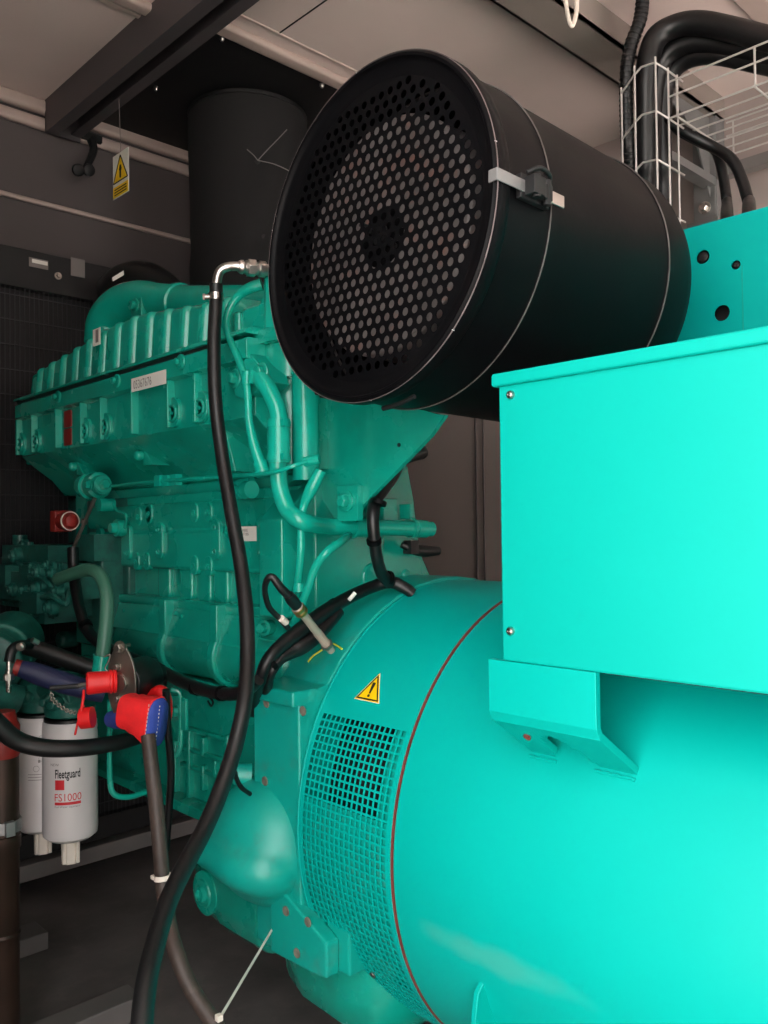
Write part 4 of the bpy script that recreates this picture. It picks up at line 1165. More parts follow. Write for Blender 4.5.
zb_f = 1.1 - .665
Zf = lambda px, py, z: EYE + ray(px, py) * ((z - 1.1) / ray(px, py).z)
c1 = Zf(70.5, 838, zb_f); c2 = Zf(43, 829, zb_f)
f1 = fuel_filter(c1, 'nearer white fuel filter can with the printed red and black label facing out')
f2 = fuel_filter(c2, 'farther white fuel filter can half hidden behind the first, with faint grey diagrams')
to_eye = math.atan2(EYE.y - c1.y, EYE.x - c1.x)


def onf(c, off=0., r=.0579):
    return lambda u, v: V((c.x + r * math.cos(to_eye + off + u / r), c.y + r * math.sin(to_eye + off + u / r), c.z + v))


b = nb()
def fpatch(bm, fn, u0, u1, v0, v1, n=6):
    A = [[bm.verts.new(fn(u0 + (u1 - u0) * i / n, v)) for v in (v0, v1)] for i in range(n + 1)]
    for i in range(n): bm.faces.new((A[i][0], A[i][1], A[i + 1][1], A[i + 1][0]))
fn = onf(c1)
px2v = lambda py: (838 - py) / 855 * ((c1 - EYE).dot(cf))
px2u = lambda px: (px - 70.5) / 855 * ((c1 - EYE).dot(cf))
text('black_lettering', 'Fleetguard', .0255, lambda u, v: fn(px2u(56) + u, px2v(771) + v), INK, f1, width=px2u(80) - px2u(56), bold=.0006)
text('red_lettering', 'FS1000', .0225, lambda u, v: fn(px2u(55.5) + u, px2v(793.3) + v), INKR, f1, width=px2u(81) - px2u(55.5))
fpatch(b, fn, px2u(56), px2u(65), px2v(782.5), px2v(773)); put('red_square', b, INKR, f1, smooth=0)
b = nb(); fpatch(b, fn, px2u(55.5), px2u(80.5), px2v(797.2), px2v(794.4)); put('red_bar', b, INKR, f1, smooth=0)
text('fine_print', 'Fuel Water Separator', .006, lambda u, v: fn(px2u(55.5) + u, px2v(799.8) + v), INKG, f1, width=px2u(80) - px2u(55.5))
text('fine_print', 'NEW', .008, lambda u, v: fn(px2u(51) + u, px2v(759.5) + v), INKG, f1, width=px2u(60) - px2u(51))
fn2 = onf(c2, .0)
b = nb()
for k in range(4):
    cu_, cv_ = -.012 + .012 * (k % 2), .15 + .022 * k
    for i in range(10):
        a0, a1 = 2 * PI * i / 10, 2 * PI * (i + 1) / 10
        q = [fn2(cu_ + r * math.cos(a), cv_ + r * math.sin(a)) for r, a in ((.006, a0), (.0068, a0), (.0068, a1), (.006, a1))]
        b.faces.new([b.verts.new(p) for p in q])
for k in range(3): fpatch(b, fn2, -.03, .02, .125 + k * .006, .1262 + k * .006)
for k in range(2): fpatch(b, fn2, -.008, -.003, .163 + k * .02, .169 + k * .02)
put('grey_diagrams', b, INKG, f2, smooth=0)
# their green head casting
fh = thing('filter_head', c1 + V((0, .05, .27)), 'green casting above the two white fuel filters that they screw into', 'filter head')
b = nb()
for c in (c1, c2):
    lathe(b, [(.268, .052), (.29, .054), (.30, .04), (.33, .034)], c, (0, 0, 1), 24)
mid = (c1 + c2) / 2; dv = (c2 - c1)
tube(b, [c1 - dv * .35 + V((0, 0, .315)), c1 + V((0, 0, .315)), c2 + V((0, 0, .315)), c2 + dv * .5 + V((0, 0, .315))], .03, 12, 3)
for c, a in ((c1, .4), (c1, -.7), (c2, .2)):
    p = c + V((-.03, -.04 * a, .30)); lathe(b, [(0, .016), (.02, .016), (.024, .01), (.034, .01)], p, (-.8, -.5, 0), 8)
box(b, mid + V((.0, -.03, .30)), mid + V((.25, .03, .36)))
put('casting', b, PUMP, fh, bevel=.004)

# ------------------------------------------------------------------ black solenoid with red caps
sl = thing('solenoid', D(135, 680, 1.62), 'black cylinder on oval steel flange with red sleeve and dangling red cap', 'solenoid')
SD = 1.60
ax_s = (D(160, 672, 1.70) - D(122, 682, SD)).normalized()
fc = D(121, 683, SD)
b = nb(); lathe(b, [(.006, .038), (.012, .040), (.07, .040), (.078, .036), (.082, .028), (.10, .026), (.105, .018), (.105, 0)], fc, ax_s, 32); put('cylinder', b, BLKR, sl, bevel=.001)
b = nb(); tube(b, [D(155, 668, 1.69), D(160, 675, 1.69), D(159, 690, 1.68)], .014, 12, 5); put('cable_boot', b, BLKR, sl)
b = nb()
ax_, fe1, fe2 = frame(ax_s)
ov_ = []
up = V((0, 0, 1)); fu = up - ax_s * up.dot(ax_s); fu.normalize(); fr = ax_s.cross(fu)
for i in range(48):
    a = 2 * PI * i / 48; ca, sa = math.cos(a), math.sin(a)
    r = .075 if True else 0
    ov_.append((.034 * ca * (1 - .45 * abs(sa) ** 3), .078 * sa))
prism(b, ov_, lambda u, v, d: fc + fr * u + fu * v + ax_s * d, 0, .0045)
lathe(b, [(-.006, .016), (0, .016)], fc, ax_s, 24)
put('flange_plate', b, DSTEEL, sl, bevel=.0006)
b = nb()
for v in (.066, -.062, .03, -.03): hexbolt(b, fc + fu * v + fr * (.0 if abs(v) > .05 else -.008), -ax_s, .014 if abs(v) > .05 else .009)
cyl(b, D(117, 648, SD), D(129.5, 645, SD + .03), .004, None, 10)
put('flange_bolt', b, DSTEEL, sl)
b = nb()
r0, r1 = D(86, 683.5, SD - .02), D(118, 681, SD); L = (r1 - r0).length
lathe(b, [(0, 0), (0, .018), (.003, .021), (L * .72, .0195), (L * .74, .022), (L * .8, .022), (L * .82, .0195), (L * .86, .022), (L * .95, .021), (L * .97, .016)], r0, r1 - r0, 28)
rs_ = put('red_sleeve', b, RED, sl); rs_['label'] = 'bright red ribbed sleeve'
b = nb(); cyl(b, D(118, 681, SD), D(122, 680.6, SD + .01), .0165, None, 24); cyl(b, D(76, 686.3, SD - .02), D(87, 684, SD - .02), .0042, None, 12); put('steel_neck', b, STEEL, sl)
b = nb(); cyl(b, D(50, 688, SD - .03), D(79, 686, SD - .02), .0045, None, 10); put('dark_rod', b, DARK, sl)
b = nb(); cyl(b, D(81, 718.5, SD - .02), D(93, 717, SD - .02), .0195, None, 28); tube(b, [D(84, 705, SD - .02), D(79, 718, SD - .021), D(75, 735, SD - .02)], .0022, 8); tube(b, [D(84, 690, SD - .02), D(83, 700, SD - .03), D(81, 712, SD - .03)], .0028, 8)
dc = put('dust_cap', b, RED, sl, bevel=.002); dc['label'] = 'round red cap dangling on a strap'
b = nb()
cp_ = spline([D(51, 692, SD - .03), D(53, 700, SD - .03), D(60, 706, SD - .03), D(68, 711, SD - .03), D(76, 713, SD - .025)], 8)
for i in range(0, len(cp_) - 2, 2):
    a, c = cp_[i], cp_[i + 2]; t = (c - a).normalized(); s = t.cross(FWD if (i // 2) % 2 else UPV).normalized() * .003
    m_ = (a + c) / 2; h = (c - a) * .62
    lp_ = [m_ - h + s * .5, m_ - h * .4 + s, m_ + h * .4 + s, m_ + h + s * .5, m_ + h - s * .5, m_ + h * .4 - s, m_ - h * .4 - s, m_ - h - s * .5, m_ - h + s * .5]
    tube(b, lp_, .0011, 6, 2)
cp2 = spline([D(104, 657, SD), D(110, 655, SD), D(108, 662, SD), D(105, 668, SD), D(108, 672, SD)], 5)
tube(b, cp2, .0014, 6, 1, smooth=False)
put('chain', b, DSTEEL, sl)

bt = thing('terminal_boot', D(143, 718, 1.55), 'red fabric boot with a stitched blue end hanging below the black cylinder', 'boot')
BD = 1.53
def q4(px, py, d=0): return D(px, py, BD + d)
b = nb()
# a puffy tapered sleeve: rounded-square sections from the left end to the open right end
def section(c, ex, ey, w, h, n=24, p=3.2):
    out = []
    for i in range(n):
        a = 2 * PI * i / n; ca, sa = math.cos(a), math.sin(a)
        k = (abs(ca) ** p + abs(sa) ** p) ** (-1 / p)
        out.append(b.verts.new(c + ex * (w * ca * k) + ey * (h * sa * k)))
    return out
bax = (D(158, 722, BD - .012) - D(127, 714, BD + .012)).normalized()
bx_ = bax.cross(V((0, 0, 1))).normalized(); bz_ = bx_.cross(bax).normalized()
secs = []
S0 = D(125, 710, BD + .012); S1 = D(156, 717.5, BD - .012)
for i in range(9):
    t = i / 8; c = S0.lerp(S1, t) - V((0, 0, .010 * t * t)); h = .032 + .014 * t * t - .002 * (1 - t) ** 2 + .0015 * math.sin(i * 2.5); w = .026 + .004 * t
    secs.append(section(c, bx_, bz_, w, h))
for A, B in zip(secs, secs[1:]):
    for i in range(24): b.faces.new((A[i], A[(i + 1) % 24], B[(i + 1) % 24], B[i]))
b.faces.new(secs[0]); b.faces.new(secs[-1])
put('red_sleeve', b, mat('red_cloth', srgb(222, 30, 34), .6, 0, .12, 40, .3, 240), bt, smooth=50, bevel=.002)
b = nb()
c = S1 - V((0, 0, .010)); e0 = section(c + bax * .0005, bx_, bz_, .0285, .0445); e1 = section(c + bax * .006, bx_, bz_, .026, .041); ctr = b.verts.new(c + bax * .009)
for i in range(24):
    b.faces.new((e0[i], e0[(i + 1) % 24], e1[(i + 1) % 24], e1[i])); b.faces.new((e1[i], e1[(i + 1) % 24], ctr))
put('blue_end', b, BLU, bt, smooth=60)
b = nb()
for i in range(-5, 6):
    p = c + bax * .0078 + bz_ * (i * .0066) - bx_ * (-.006); cyl(b, p - bz_ * .0014, p + bz_ * .0014, .0007, None, 6)
    tube(b, [c + bax * .001 + bx_ * .029 + bz_ * (i * .0072), c + bax * .001 + bx_ * .0292 + bz_ * (i * .0072 + .004)], .0006, 5, smooth=False)
put('stitching', b, NYL, bt)
b = nb(); p = D(119, 720, BD + .08); c1_ = D(112, 719, BD + .11); tube(b, [c1_, p, D(127, 716, BD + .04)], .016, 14, 3); put('blue_cuff', b, BLU, bt)
b = nb(); tube(b, [D(150, 697, BD + .1), D(160, 692, BD + .09), D(165, 700, BD + .08), D(167, 714, BD + .07), D(166, 725, BD + .07)], .012, 12, 5, rs=[.010, .014, .013, .010, .008]); put('red_strap', b, RED, bt)

# dark things at the far lower left
db = thing('blue_sleeve', D(55, 682, 1.75), 'dark blue padded cable sleeve behind the red sleeved cylinder', 'sleeve')
b = nb(); tube(b, [D(*q) for q in ((19, 668, 1.72), (35, 673, 1.73), (58, 681, 1.74), (88, 690, 1.75), (104, 694, 1.76))], .022, 16, 5, rs=[.016, .021, .022, .020, .018]); put('padded_cover', b, DBLU, db)
b = nb(); tube(b, [D(14, 667, 1.715), D(20, 668.5, 1.718)], .0165, 14, smooth=False); put('red_end', b, DRED, db)
bp_ = hose('black_hose', [D(*q) for q in ((26, 646, 1.86), (45, 652, 1.86), (70, 661, 1.86), (100, 672, 1.86), (120, 684, 1.86))], .019, BLKR, 'black hose slanting behind the dark blue sleeve below the fuel pump')
el = thing('hose_fitting', D(9, 660, 1.7), 'bright hexagonal steel fitting below a black elbow at the left edge', 'fitting')
b = nb(); tube(b, [D(30, 645, 1.75), D(20, 645, 1.72), D(12, 650, 1.70), (D(9, 662, 1.69))], .010, 14, 5); put('black_elbow', b, BLKC, el)
b = nb(); p, r_ = D(9, 660, 1.69), D(8.5, 692, 1.69); L = (r_ - p).length
lathe(b, [(0, .005), (.02, .005), (.021, .007), (.024, .007), (.025, .0055), (L * .42, .0055), (L * .43, .0085), (L * .5, .0085)], p, r_ - p, 18); lathe(b, [(L * .46, .0105), (L * .62, .0105)], p, r_ - p, 6); lathe(b, [(L * .62, .006), (L, .005)], p, r_ - p, 12)
p = D(19.5, 647, 1.70); lathe(b, [(-.01, .0085), (.0, .0085), (.003, .005), (.003, 0)], p, -FWD, 12); cyl(b, D(32, 640, 1.72), D(38, 643, 1.73), .006, None, 8)
put('steel_nut', b, STEEL, el)
bpipe = thing('upright_pipe', D(3, 930, 1.7) * 1.0, 'dark brown upright pipe at the left edge with a red painted top and clamps', 'pipe')
b = nb(); base = Z(3, 935, .0); base = D(3, 930, 1.70); xx, yy = base.x, base.y
lathe(b, [(0, .031), (.47, .031), (.475, .034), (.50, .034), (.502, .031), (.655, .031)], (xx, yy, .0), (0, 0, 1), 28); lathe(b, [(.30, .0312), (.305, .033), (.31, .0312)], (xx, yy, 0), (0, 0, 1), 28)
put('pipe_body', b, COPP, bpipe)
b = nb(); lathe(b, [(.655, .031), (.66, .033), (.715, .033), (.725, .028), (.745, .024), (.745, 0)], (xx, yy, 0), (0, 0, 1), 28)
rt = put('red_top', b, DRED, bpipe); rt['label'] = 'red painted top'
b = nb(); c = V((xx, yy, .52)); lathe(b, [(-.012, .0325), (-.012, .035), (.012, .035), (.012, .0325)], c, (0, 0, 1), 28, closed=True)
q = c + RGT * .024 - FWD * .024; box(b, q - V((.009, .009, .014)), q + V((.009, .009, .014))); put('pipe_clamp', b, GALV, bpipe, bevel=.002)
gb = thing('green_frame', D(130, 790, 1.8), 'thin green rod frame bent round below the red and blue boot', 'bracket')
b = nb(); pts = [D(*q) for q in ((110, 700, 1.75), (109.5, 745, 1.75), (110, 780, 1.75), (114, 794, 1.75), (128, 797, 1.77), (146, 792, 1.80))]
tube(b, pts, .0058, 10, 6); tube(b, [D(*q) for q in ((172, 690, 1.72), (180, 694, 1.72), (181, 720, 1.72), (180, 748, 1.72), (174, 757, 1.72))], .0055, 10, 5); tube(b, [D(110, 712, 1.75), D(140, 705, 1.80), D(172, 690, 1.72)], .005, 8, 4)
put('rod', b, GRN, gb)
b = nb(); p = D(175, 712, 1.72); prism(b, rrect(p.y - .03, p.y + .03, p.z - .035, p.z + .03, .006), fx, p.x + .006, p.x + .012); hexbolt(b, p + V((.006, 0, 0)), (-1, 0, 0), .016); put('plate', b, GRN, gb, bevel=.001)
pm = thing('pump_casting', D(5, 655, 1.95), 'dark green ribbed casting at the left edge under the fuel pump', 'casting')
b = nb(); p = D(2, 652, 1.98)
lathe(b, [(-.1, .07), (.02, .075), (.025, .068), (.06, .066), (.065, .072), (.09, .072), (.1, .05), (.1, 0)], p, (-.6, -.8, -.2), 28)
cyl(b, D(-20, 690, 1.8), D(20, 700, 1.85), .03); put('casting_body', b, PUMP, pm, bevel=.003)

# ------------------------------------------------------------------ radiator with its wire guard
rad_ = thing('radiator', (1.3, 2.7, .1), 'black radiator behind a fine wire guard at the far left end of the room', 'radiator')
RY = 2.60
zr_ = Y(60, 257, RY).z
b = nb(); box(b, (-.05, RY + .03, .16), (2.3, RY + .2, zr_ - .0)); put('core', b, DARK, rad_, smooth=0)
b = nb(); box(b, (-.05, RY - .005, zr_ - .12), (2.3, RY + .03, zr_)); box(b, (-.05, RY - .005, .13), (2.3, RY + .03, .2)); box(b, (.35, RY - .003, .2), (.40, RY + .03, zr_ - .12)); put('frame', b, DARK, rad_, smooth=0, bevel=.003)
b = nb()
x = .6
while x < 1.9:
    box(b, (x - .0011, RY - .0012, .2), (x + .0011, RY + .001, zr_ - .1)); x += .0145
zz = .24
while zz < zr_ - .12:
    box(b, (.42, RY - .0045, zz - .0016), (1.9, RY - .001, zz + .0016)); zz += .075
put('wire_guard', b, mat('black_wire', srgb(44, 42, 46), .4, .3, .1, 20), rad_, smooth=0)
b = nb(); A, B_ = Y(29, 257, RY - .006), Y(48, 270, RY - .006); box(b, (A.x, RY - .0075, A.z), (B_.x, RY - .0055, B_.z)); 
sk = put('name_sticker', b, INKG, rad_, smooth=0); sk['label'] = 'small pale sticker on the dark frame'
b = nb(); A, B_ = Y(31, 260.5, RY), Y(46.5, 266.5, RY); box(b, (A.x, RY - .0085, A.z - .008), (B_.x, RY - .0072, B_.z + .012)); put('print_band', b, STK, sk, smooth=0)
b = nb(); q = Y(58, 276, RY - .006); hexbolt(b, q, (0, -1, 0), .012); put('bolt', b, DSTEEL, rad_)
b = nb(); A, B_ = Y(70, 264, RY), Y(84, 277, RY); box(b, (A.x, RY - .007, A.z + .02), (B_.x, RY - .0052, B_.z - .005)); put('pale_plate', b, GRYP, rad_, smooth=0)
# thermostat stub at the far end of the engine
b = nb(); p = X(40, 368, 1.02); p = X(44, 372, 1.1); lathe(b, [(-.06, .022), (.055, .022), (.056, .026), (.068, .026)], p, (0, 0, 1), 24); lathe(b, [(0, .02), (.03, .02), (.032, .024), (.05, .024)], p + V((-.015, .02, .03)), (-.3, 1, 0), 20)
cyl(b, X(22, 377, 1.02), X(-30, 375, 1.1), .018)
put('thermostat_stub', b, GRN, eng)

# ------------------------------------------------------------------ exhaust stack
ex = thing('exhaust_stack', (1.70, 2.42, 1.2), 'black cloth lagged exhaust stack rising through the ceiling behind the air cleaner', 'exhaust')
b = nb()
rnd = random.Random(11)
prof = []
n = 40
for i in range(n + 1):
    z = 1.30 + (2.515 - 1.30) * i / n
    prof.append((z, .2))
rings = []
seg = 72
def on_stack(px, py):
    d = ray(px, py); A = d.x ** 2 + d.y ** 2; B = -2 * (d.x * 1.70 + d.y * 2.42); C = 1.70 ** 2 + 2.42 ** 2 - .04
    k = (-B - math.sqrt(B * B - 4 * A * C)) / (2 * A); p = EYE + d * k
    return math.atan2(p.y - 2.42, p.x - 1.70) % (2 * PI), p.z
knots = [on_stack(258, 160), on_stack(265, 236), (.3, 2.27), (2.2, 2.05), (1.2, 1.9), (5.9, 2.0)]
for z, r in prof:
    ring = []
    for k in range(seg):
        a = 2 * PI * k / seg; rr = r + .003 * math.sin(z * 9 + 2 * math.sin(a * 2))
        for ka, kz in knots:
            da = (a - ka + PI) % (2 * PI) - PI; d2 = (da * .2) ** 2 + (z - kz) ** 2
            rr -= .014 * math.exp(-d2 / .0012); an = math.atan2(z - kz, da * .2); rr += .005 * math.cos(an * 4 + ka * 7) * math.exp(-d2 / .008) * min(1, d2 / .0004)
        ring.append(b.verts.new((1.70 + rr * math.cos(a), 2.42 + rr * math.sin(a), z)))
    rings.append(ring)
for A, B in zip(rings, rings[1:]):
    for k in range(seg): b.faces.new((A[k], A[(k + 1) % seg], B[(k + 1) % seg], B[k]))
b.faces.new(rings[0]); b.faces.new(rings[-1])
put('lagging_jacket', b, DUCT, ex, smooth=60)
b = nb()
for ka, kz in knots:
    p = V((1.70 + .188 * math.cos(ka), 2.42 + .188 * math.sin(ka), kz)); lathe(b, [(0, .009), (.003, .009), (.004, 0)], p, (math.cos(ka), math.sin(ka), 0), 12)
put('lacing_button', b, DARK, ex)
for dest in ((286, 130), (291, 173), (247, 150)):
    b = nb(); a0 = on_stack(258, 160); a1 = on_stack(*dest)
    tube(b, [V((1.70 + (.1965 + .008 * min(1, t / 4)) * math.cos(a0[0] + (a1[0] - a0[0]) * t / 10), 2.42 + (.1965 + .008 * min(1, t / 4)) * math.sin(a0[0] + (a1[0] - a0[0]) * t / 10), a0[1] + (a1[1] - a0[1]) * t / 10)) for t in range(11)], .0016, 6, 2)
    put('crease_line', b, GRYP, ex)  # added pale strips marking the creases of the jacket
b = nb(); lathe(b, [(0, .19), (0, .2035), (.006, .2045), (.012, .2035), (.012, .19)], (1.70, 2.42, 2.51), (0, 0, 1), 72, closed=True); lathe(b, [(2.515, .17), (2.538, .17)], (1.70, 2.42, 0), (0, 0, 1), 40)
put('top_hoop', b, DSTEEL if False else DARK, ex)
b = nb()
for px, py in ((156, 87), (222, 37), (322, 84), (302, 115)):
    p = Z(px, py, 2.537); lathe(b, [(0, .008), (.006, .008), (.012, .005), (.012, 0)], p, (0, 0, -1), 10)
    t = tag(put('ceiling_screw', b, STEEL), {156: 'small bright screw in the black ceiling plate, nearest the hanging sign', 222: 'small bright screw in the black ceiling plate, tucked between beam and rounded moulding', 322: 'small bright screw in the black ceiling plate beside the air cleaner rim', 302: 'small bright screw in the black ceiling plate just beside the exhaust stack top'}[px], 'screw', 'screws in the black ceiling plate'); b = nb()
b.free()

# ------------------------------------------------------------------ hanging warning sign, wall hook
sg = thing('hanging_sign', X(121, 150, 1.25), 'small white and yellow warning card hanging on a cord from the end wall moulding', 'sign')
q = [X(*p, 1.25) for p in ((113, 156), (128.5, 148), (127.5, 190), (112, 202.5))]
yl_, yr_ = q[0].y, q[1].y; z0_, z1_ = (q[2].z + q[3].z) / 2, (q[0].z + q[1].z) / 2
b = nb(); box(b, (1.2495, yr_, z0_), (1.2515, yl_, z1_)); put('card', b, STK, sg, smooth=0)
W, H_ = yl_ - yr_, z1_ - z0_
b = nb(); prism(b, [(yl_ - W * .05, z0_ + H_ * .35), (yl_ - W * .95, z0_ + H_ * .35), (yl_ - W * .5, z0_ + H_ * .93)], fx, 1.2488, 1.2495); box(b, (1.2488, yr_ + .002, z0_ + .002), (1.2495, yl_ - .002, z0_ + H_ * .26)); put('yellow_print', b, YEL, sg, smooth=0)
b = nb()
tq = [(yl_ - W * .05, z0_ + H_ * .35), (yl_ - W * .95, z0_ + H_ * .35), (yl_ - W * .5, z0_ + H_ * .93)]
for k in range(3):
    a, c = tq[k], tq[(k + 1) % 3]; cyl(b, (1.2487, *a), (1.2487, *c), .0018, None, 6)
prism(b, stadium(yl_ - W * .5, z0_ + H_ * .56, .010, .042), fx, 1.2480, 1.2487); prism(b, disc(yl_ - W * .5, z0_ + H_ * .62, .008), fx, 1.2480, 1.2487)
for k in range(3): box(b, (1.2480, yr_ + W * .12, z0_ + H_ * (.06 + .06 * k)), (1.2487, yl_ - W * .12, z0_ + H_ * (.085 + .06 * k)))
put('black_print', b, INK, sg, smooth=0)
b = nb(); cyl(b, (1.2505, (yl_ + yr_) / 2, z1_), (1.2505, (yl_ + yr_) / 2 + .01, 2.455), .001, None, 6); put('cord', b, INKG, sg)
hk = thing('wall_hook', Y(85, 150, 2.83), 'dark double knob hook fixed high on the end wall below the ceiling channel', 'hook')
b = nb(); p = Y(87, 141, 2.85); box(b, p + V((-.035, -.045, -.012)), p + V((.035, 0, .012))); r_ = Y(86, 168, 2.79); tube(b, [p + V((0, -.03, 0)), p + V((0, -.05, -.05)), r_], .012, 10, 5, rs=[.016, .013, .011]); put('stem', b, DARK, hk)
b = nb()
for dx in (-.02, .022): lathe(b, [(-.012, 0), (-.012, .016), (0, .021), (.008, .02), (.012, .012), (.012, 0)], Y(83 + dx * 250, 170, 2.76), (0, -1, -.3), 16)
put('knob', b, DARK, hk)

# ------------------------------------------------------------------ cable basket, big cables, wall post
TX = 2.07
vt = thing('cable_basket', X(648, 190, TX), 'upright wire cable basket holding black cables behind the air cleaner', 'cable basket')
ya_, yb_ = X(622, 100, TX).y, X(669, 100, TX).y; ztop = X(668, 68, TX).z
yy_ = [ya_, ya_ - (ya_ - yb_) * .27, ya_ - (ya_ - yb_) * .69, yb_]
b = nb()
FXX = TX - .04
ys_ = [X(px, 130, FXX if i in (1, 2) else TX).y for i, px in enumerate((622, 635.5, 656.5, 669))]
for i, y in enumerate(ys_):
    cyl(b, (FXX if i in (1, 2) else TX, y, .0), (FXX if i in (1, 2) else TX, y, ztop + (.02 if i in (1, 2) else 0)), .0028, None, 8)
cyl(b, (TX + .05, ys_[3], .0), (TX + .05, ys_[3], ztop), .0025, None, 8)
zz = ztop + .005
while zz > .1:
    tube(b, [(TX, ys_[3], zz - .012), (FXX, ys_[2], zz), (FXX, (ys_[1] + ys_[2]) / 2 + .01, zz + .004), (FXX, ys_[1], zz - .008), (TX, ys_[0], zz - .02)], .0028, 8, smooth=False); tube(b, [(TX, ys_[3], zz - .012), (TX + .08, ys_[3], zz - .012)], .0025, 8, smooth=False); zz -= .126
put('wire_mesh', b, WIRE, vt)
for (px0, w, lab, dx) in ((627.5, .020, 'black corrugated conduit in the upright basket, left of the two cables', 0), (644, .032, 'thick black cable in the middle of the upright basket curving over to the right', .015), (663, .019, 'thinner black cable at the right side of the upright basket', .03)):
    pass
cdt = hose('corrugated_conduit', [D(*q) for q in ((641, -30, 2.250), (642.5, 0, 2.295), (640, 20, 2.304), (632, 42, 2.313), (627, 65, 2.322), (626, 100, 2.340), (627, 140, 2.358), (629, 175, 2.394))] + [X(629, 205, TX + .02)], .0175, BLKC, 'black corrugated conduit rising past the left of the upright cable basket to the ceiling', 'conduit', seg=14)
ribs = nb()
sp = spline([D(*q) for q in ((642.5, 0, 2.295), (640, 20, 2.304), (632, 42, 2.313), (627, 65, 2.322), (626, 100, 2.340), (627, 140, 2.358), (629, 175, 2.394))], 16)
acc = 0
for a, c in zip(sp, sp[1:]):
    acc += (c - a).length
    if acc > .012: acc = 0; lathe(ribs, [(-.003, .0176), (-.0015, .0188), (.0015, .0188), (.003, .0176)], a, c - a, 14)
put('ribs', ribs, BLKC, cdt)


def ccurve(pts, r, lab, name='power_cable', **k): return hose(name, pts, r, BLKC, lab, 'cable', seg=18, **k)


ccurve([V((D(645, 225, 2.412).x, D(645, 225, 2.412).y, z)) for z in (.03, .6, 1.2)] + [D(*q) for q in ((645, 225, 2.412), (645.5, 160, 2.376), (645.5, 110, 2.340), (647, 70, 2.313), (655, 40, 2.304), (673, 27, 2.286), (698, 23, 2.250), (730, 29, 2.196), (768, 39, 2.133), (830, 52, 2.034))], .030, 'thickest outer black cable arching from the upright basket along the top tray', rs=[.028, .028, .028, .028, .028, .028, .03, .031, .03, .03, .03, .03, .03])
ccurve([V((D(652, 225, 2.457).x, D(652, 225, 2.457).y, z)) for z in (.03, .6, 1.2)] + [D(*q) for q in ((652, 225, 2.457), (652.5, 160, 2.421), (653, 110, 2.394), (656, 78, 2.367), (668, 54, 2.340), (690, 43, 2.304), (720, 44, 2.259), (768, 54, 2.178), (830, 66, 2.088))], .027, 'middle black cable of the arch, under the thickest one')
ccurve([V((D(664, 225, 2.457).x, D(664, 225, 2.457).y, z)) for z in (.03, .6, 1.2)] + [D(*q) for q in ((664, 225, 2.457), (663.5, 160, 2.421), (663, 115, 2.403), (666, 85, 2.385), (678, 66, 2.358), (696, 57, 2.322), (720, 56, 2.277), (768, 66, 2.196), (830, 78, 2.106))], .024, 'innermost black cable of the arch above the wire tray')
ccurve([D(*q) for q in ((668, 118, 2.358), (680, 131, 2.340), (700, 142, 2.340), (715, 150, 2.322), (722, 170, 2.304), (726, 195, 2.286), (727, 204, 2.24))] + [X(727, 219, 1.80), X(727, 219, 1.80) - V((0, 0, .12))], .0135, 'thin black cable dropping beside the grey post, left of a pair', name='thin_cable')
ccurve([D(*q) for q in ((672, 124, 2.322), (690, 135, 2.304), (715, 148, 2.286), (732, 160, 2.250), (742, 180, 2.232), (748, 200, 2.214), (749, 201, 2.2))] + [X(749, 214, 1.80), X(749, 214, 1.80) - V((0, 0, .12))], .0145, 'thin black cable curving down onto the green panel, right of a pair', name='thin_cable')
ht = thing('cable_tray', (2.2, .8, 2.16), 'flat wire mesh cable tray running overhead to the right from the upright basket', 'cable tray')
b = nb()
zt_ = 2.158; yS, yE = X(670, 118, TX).y, -.6
for xw, z in ((2.07, zt_ + .095), (2.07, zt_ + .056), (2.07, zt_), (2.126, zt_), (2.182, zt_), (2.24, zt_), (2.295, zt_), (2.35, zt_), (2.403, zt_), (2.403, zt_ + .056), (2.403, zt_ + .095)):
    cyl(b, (xw, yS, z), (xw, yE, z), .0027, None, 8)
y = yS - .02
while y > yE:
    tube(b, [(2.07, y, zt_ + .095), (2.07, y, zt_ - .003), (2.403, y, zt_ - .003), (2.403, y, zt_ + .095)], .0027, 8, smooth=False); y -= .2
put('wire_mesh', b, WIRE, ht)
wp = thing('wall_post', (2.8, 1.3, 1.8), 'grey steel post on the far wall with a bolted gusset arm under the cable tray', 'post')
b = nb()
box(b, (2.775, 1.262, 1.5), (2.839, 1.27, HC - .005)); box(b, (2.775, 1.27, 1.5), (2.781, 1.345, HC - .005)); box(b, (2.781, 1.337, 1.5), (2.839, 1.345, HC - .005))
box(b, (2.755, 1.25, 1.5), (2.839, 1.36, 2.125)) 
put('channel', b, GALV, wp, smooth=0, bevel=.002)
b = nb(); prism(b, [(2.775, 2.20), (2.775, 2.50), (2.40, 2.50), (2.36, 2.47), (2.60, 2.42), (2.70, 2.34)], fy, 1.285, 1.291); box(b, (2.36, 1.265, 2.235), (2.775, 1.31, 2.262))
put('gusset_arm', b, GALV, wp, smooth=0)
b = nb()
for z in (2.17, 2.44): hexbolt(b, (2.775, 1.305, z), (-1, 0, 0), .022)
put('bolt', b, STEEL, wp)
b = nb(); A = X(768, 157, 2.77); box(b, (2.76, -.8, A.z - .022), (2.80, 1.258, A.z + .016)); put('wall_rail', b, GRYP, None, smooth=0)
o = bpy.data.objects['wall_rail']; tag(o, 'dark grey strut running along the far wall under the wire tray', 'rail')
lpq = hose('cable_loop', [D(564, -14, 2.13), D(565.5, 0, 2.13), D(568, 16, 2.13), D(572, 26, 2.13), D(576, 15, 2.14), D(577, 0, 2.14), D(578, -14, 2.14)], .0055, NYL, 'white cable loop hanging from the ceiling above the air cleaner', 'cable', seg=10)

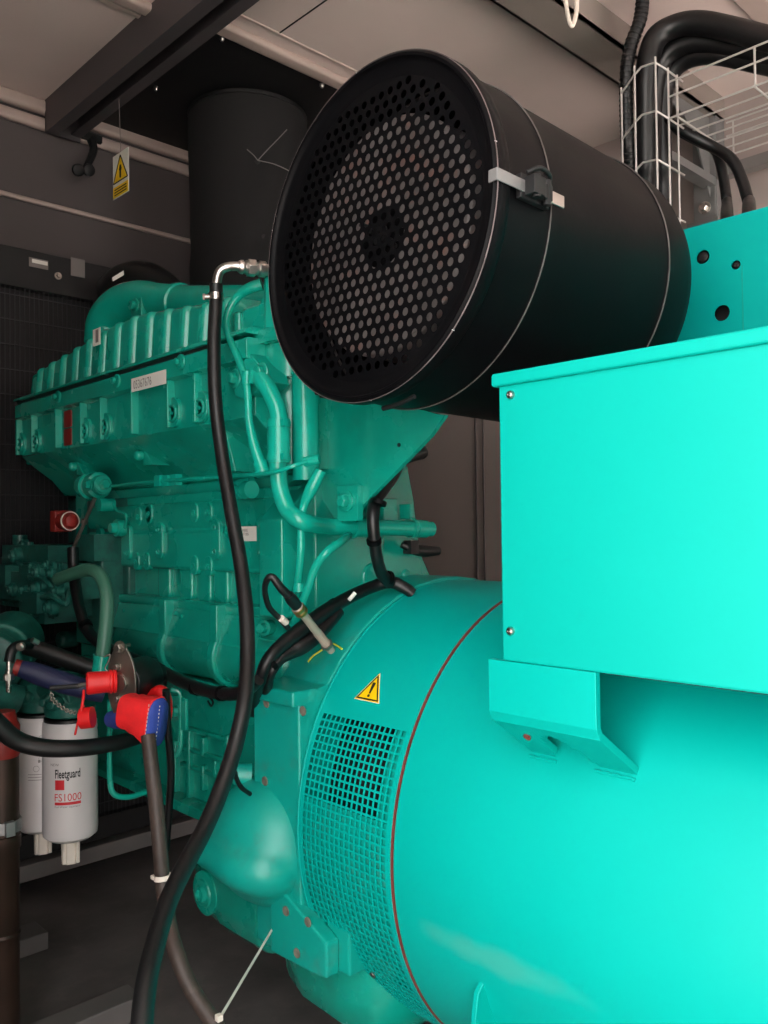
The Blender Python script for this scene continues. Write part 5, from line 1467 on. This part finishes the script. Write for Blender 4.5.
# ------------------------------------------------------------------ daylight
w = bpy.data.worlds.new('sky'); sc.world = w; w.use_nodes = True
n = w.node_tree.nodes; bg = n['Background']; bg.inputs['Color'].default_value = (1.0, .985, .97, 1); bg.inputs['Strength'].default_value = 1.0
wl = w.node_tree.links
tcw = n.new('ShaderNodeTexCoord'); dotn = n.new('ShaderNodeVectorMath'); dotn.operation = 'DOT_PRODUCT'; dotn.inputs[1].default_value = (-.82, -.18, .54)
mrw = n.new('ShaderNodeMapRange'); mrw.interpolation_type = 'SMOOTHSTEP'
mrw.inputs['From Min'].default_value = .25; mrw.inputs['From Max'].default_value = .92; mrw.inputs['To Min'].default_value = 1.5; mrw.inputs['To Max'].default_value = 6.2
wl.new(tcw.outputs['Generated'], dotn.inputs[0]); wl.new(dotn.outputs['Value'], mrw.inputs['Value']); wl.new(mrw.outputs['Result'], bg.inputs['Strength'])
for nm, loc, rot, sx, sy in (('doorway_daylight', (-.16, -.22, 1.2), (0, math.radians(-90), 0), 2.4, 1.76), ('added_opening_daylight', (1.865, -1.26, 1.24), (math.radians(90), 0, 0), 1.83, 2.48)):  # sky portals; the rear one fills the added opening
    la = bpy.data.lights.new(nm, 'AREA'); la.shape = 'RECTANGLE'; la.size = sx; la.size_y = sy; la.energy = 1; la.cycles.is_portal = True
    lo = bpy.data.objects.new(nm, la); COL.objects.link(lo); lo.location = loc; lo.rotation_euler = rot
sl_ = bpy.data.lights.new('sun', 'SUN'); sl_.energy = 40; sl_.angle = math.radians(1); sl_.color = (1, .95, .90)
so = bpy.data.objects.new('sun', sl_); COL.objects.link(so); so.location = (6, 6, 9); so.rotation_euler = V((-.68, -.06, -.73)).to_track_quat('-Z', 'Y').to_euler()
sc.view_settings.view_transform = 'Standard'; sc.view_settings.look = 'None'; sc.view_settings.gamma = 1; sc.view_settings.use_curve_mapping = False
sc.view_settings.exposure = 0.1
sc.cycles.use_denoising = True
sc.cycles.max_bounces = 8; sc.cycles.diffuse_bounces = 5
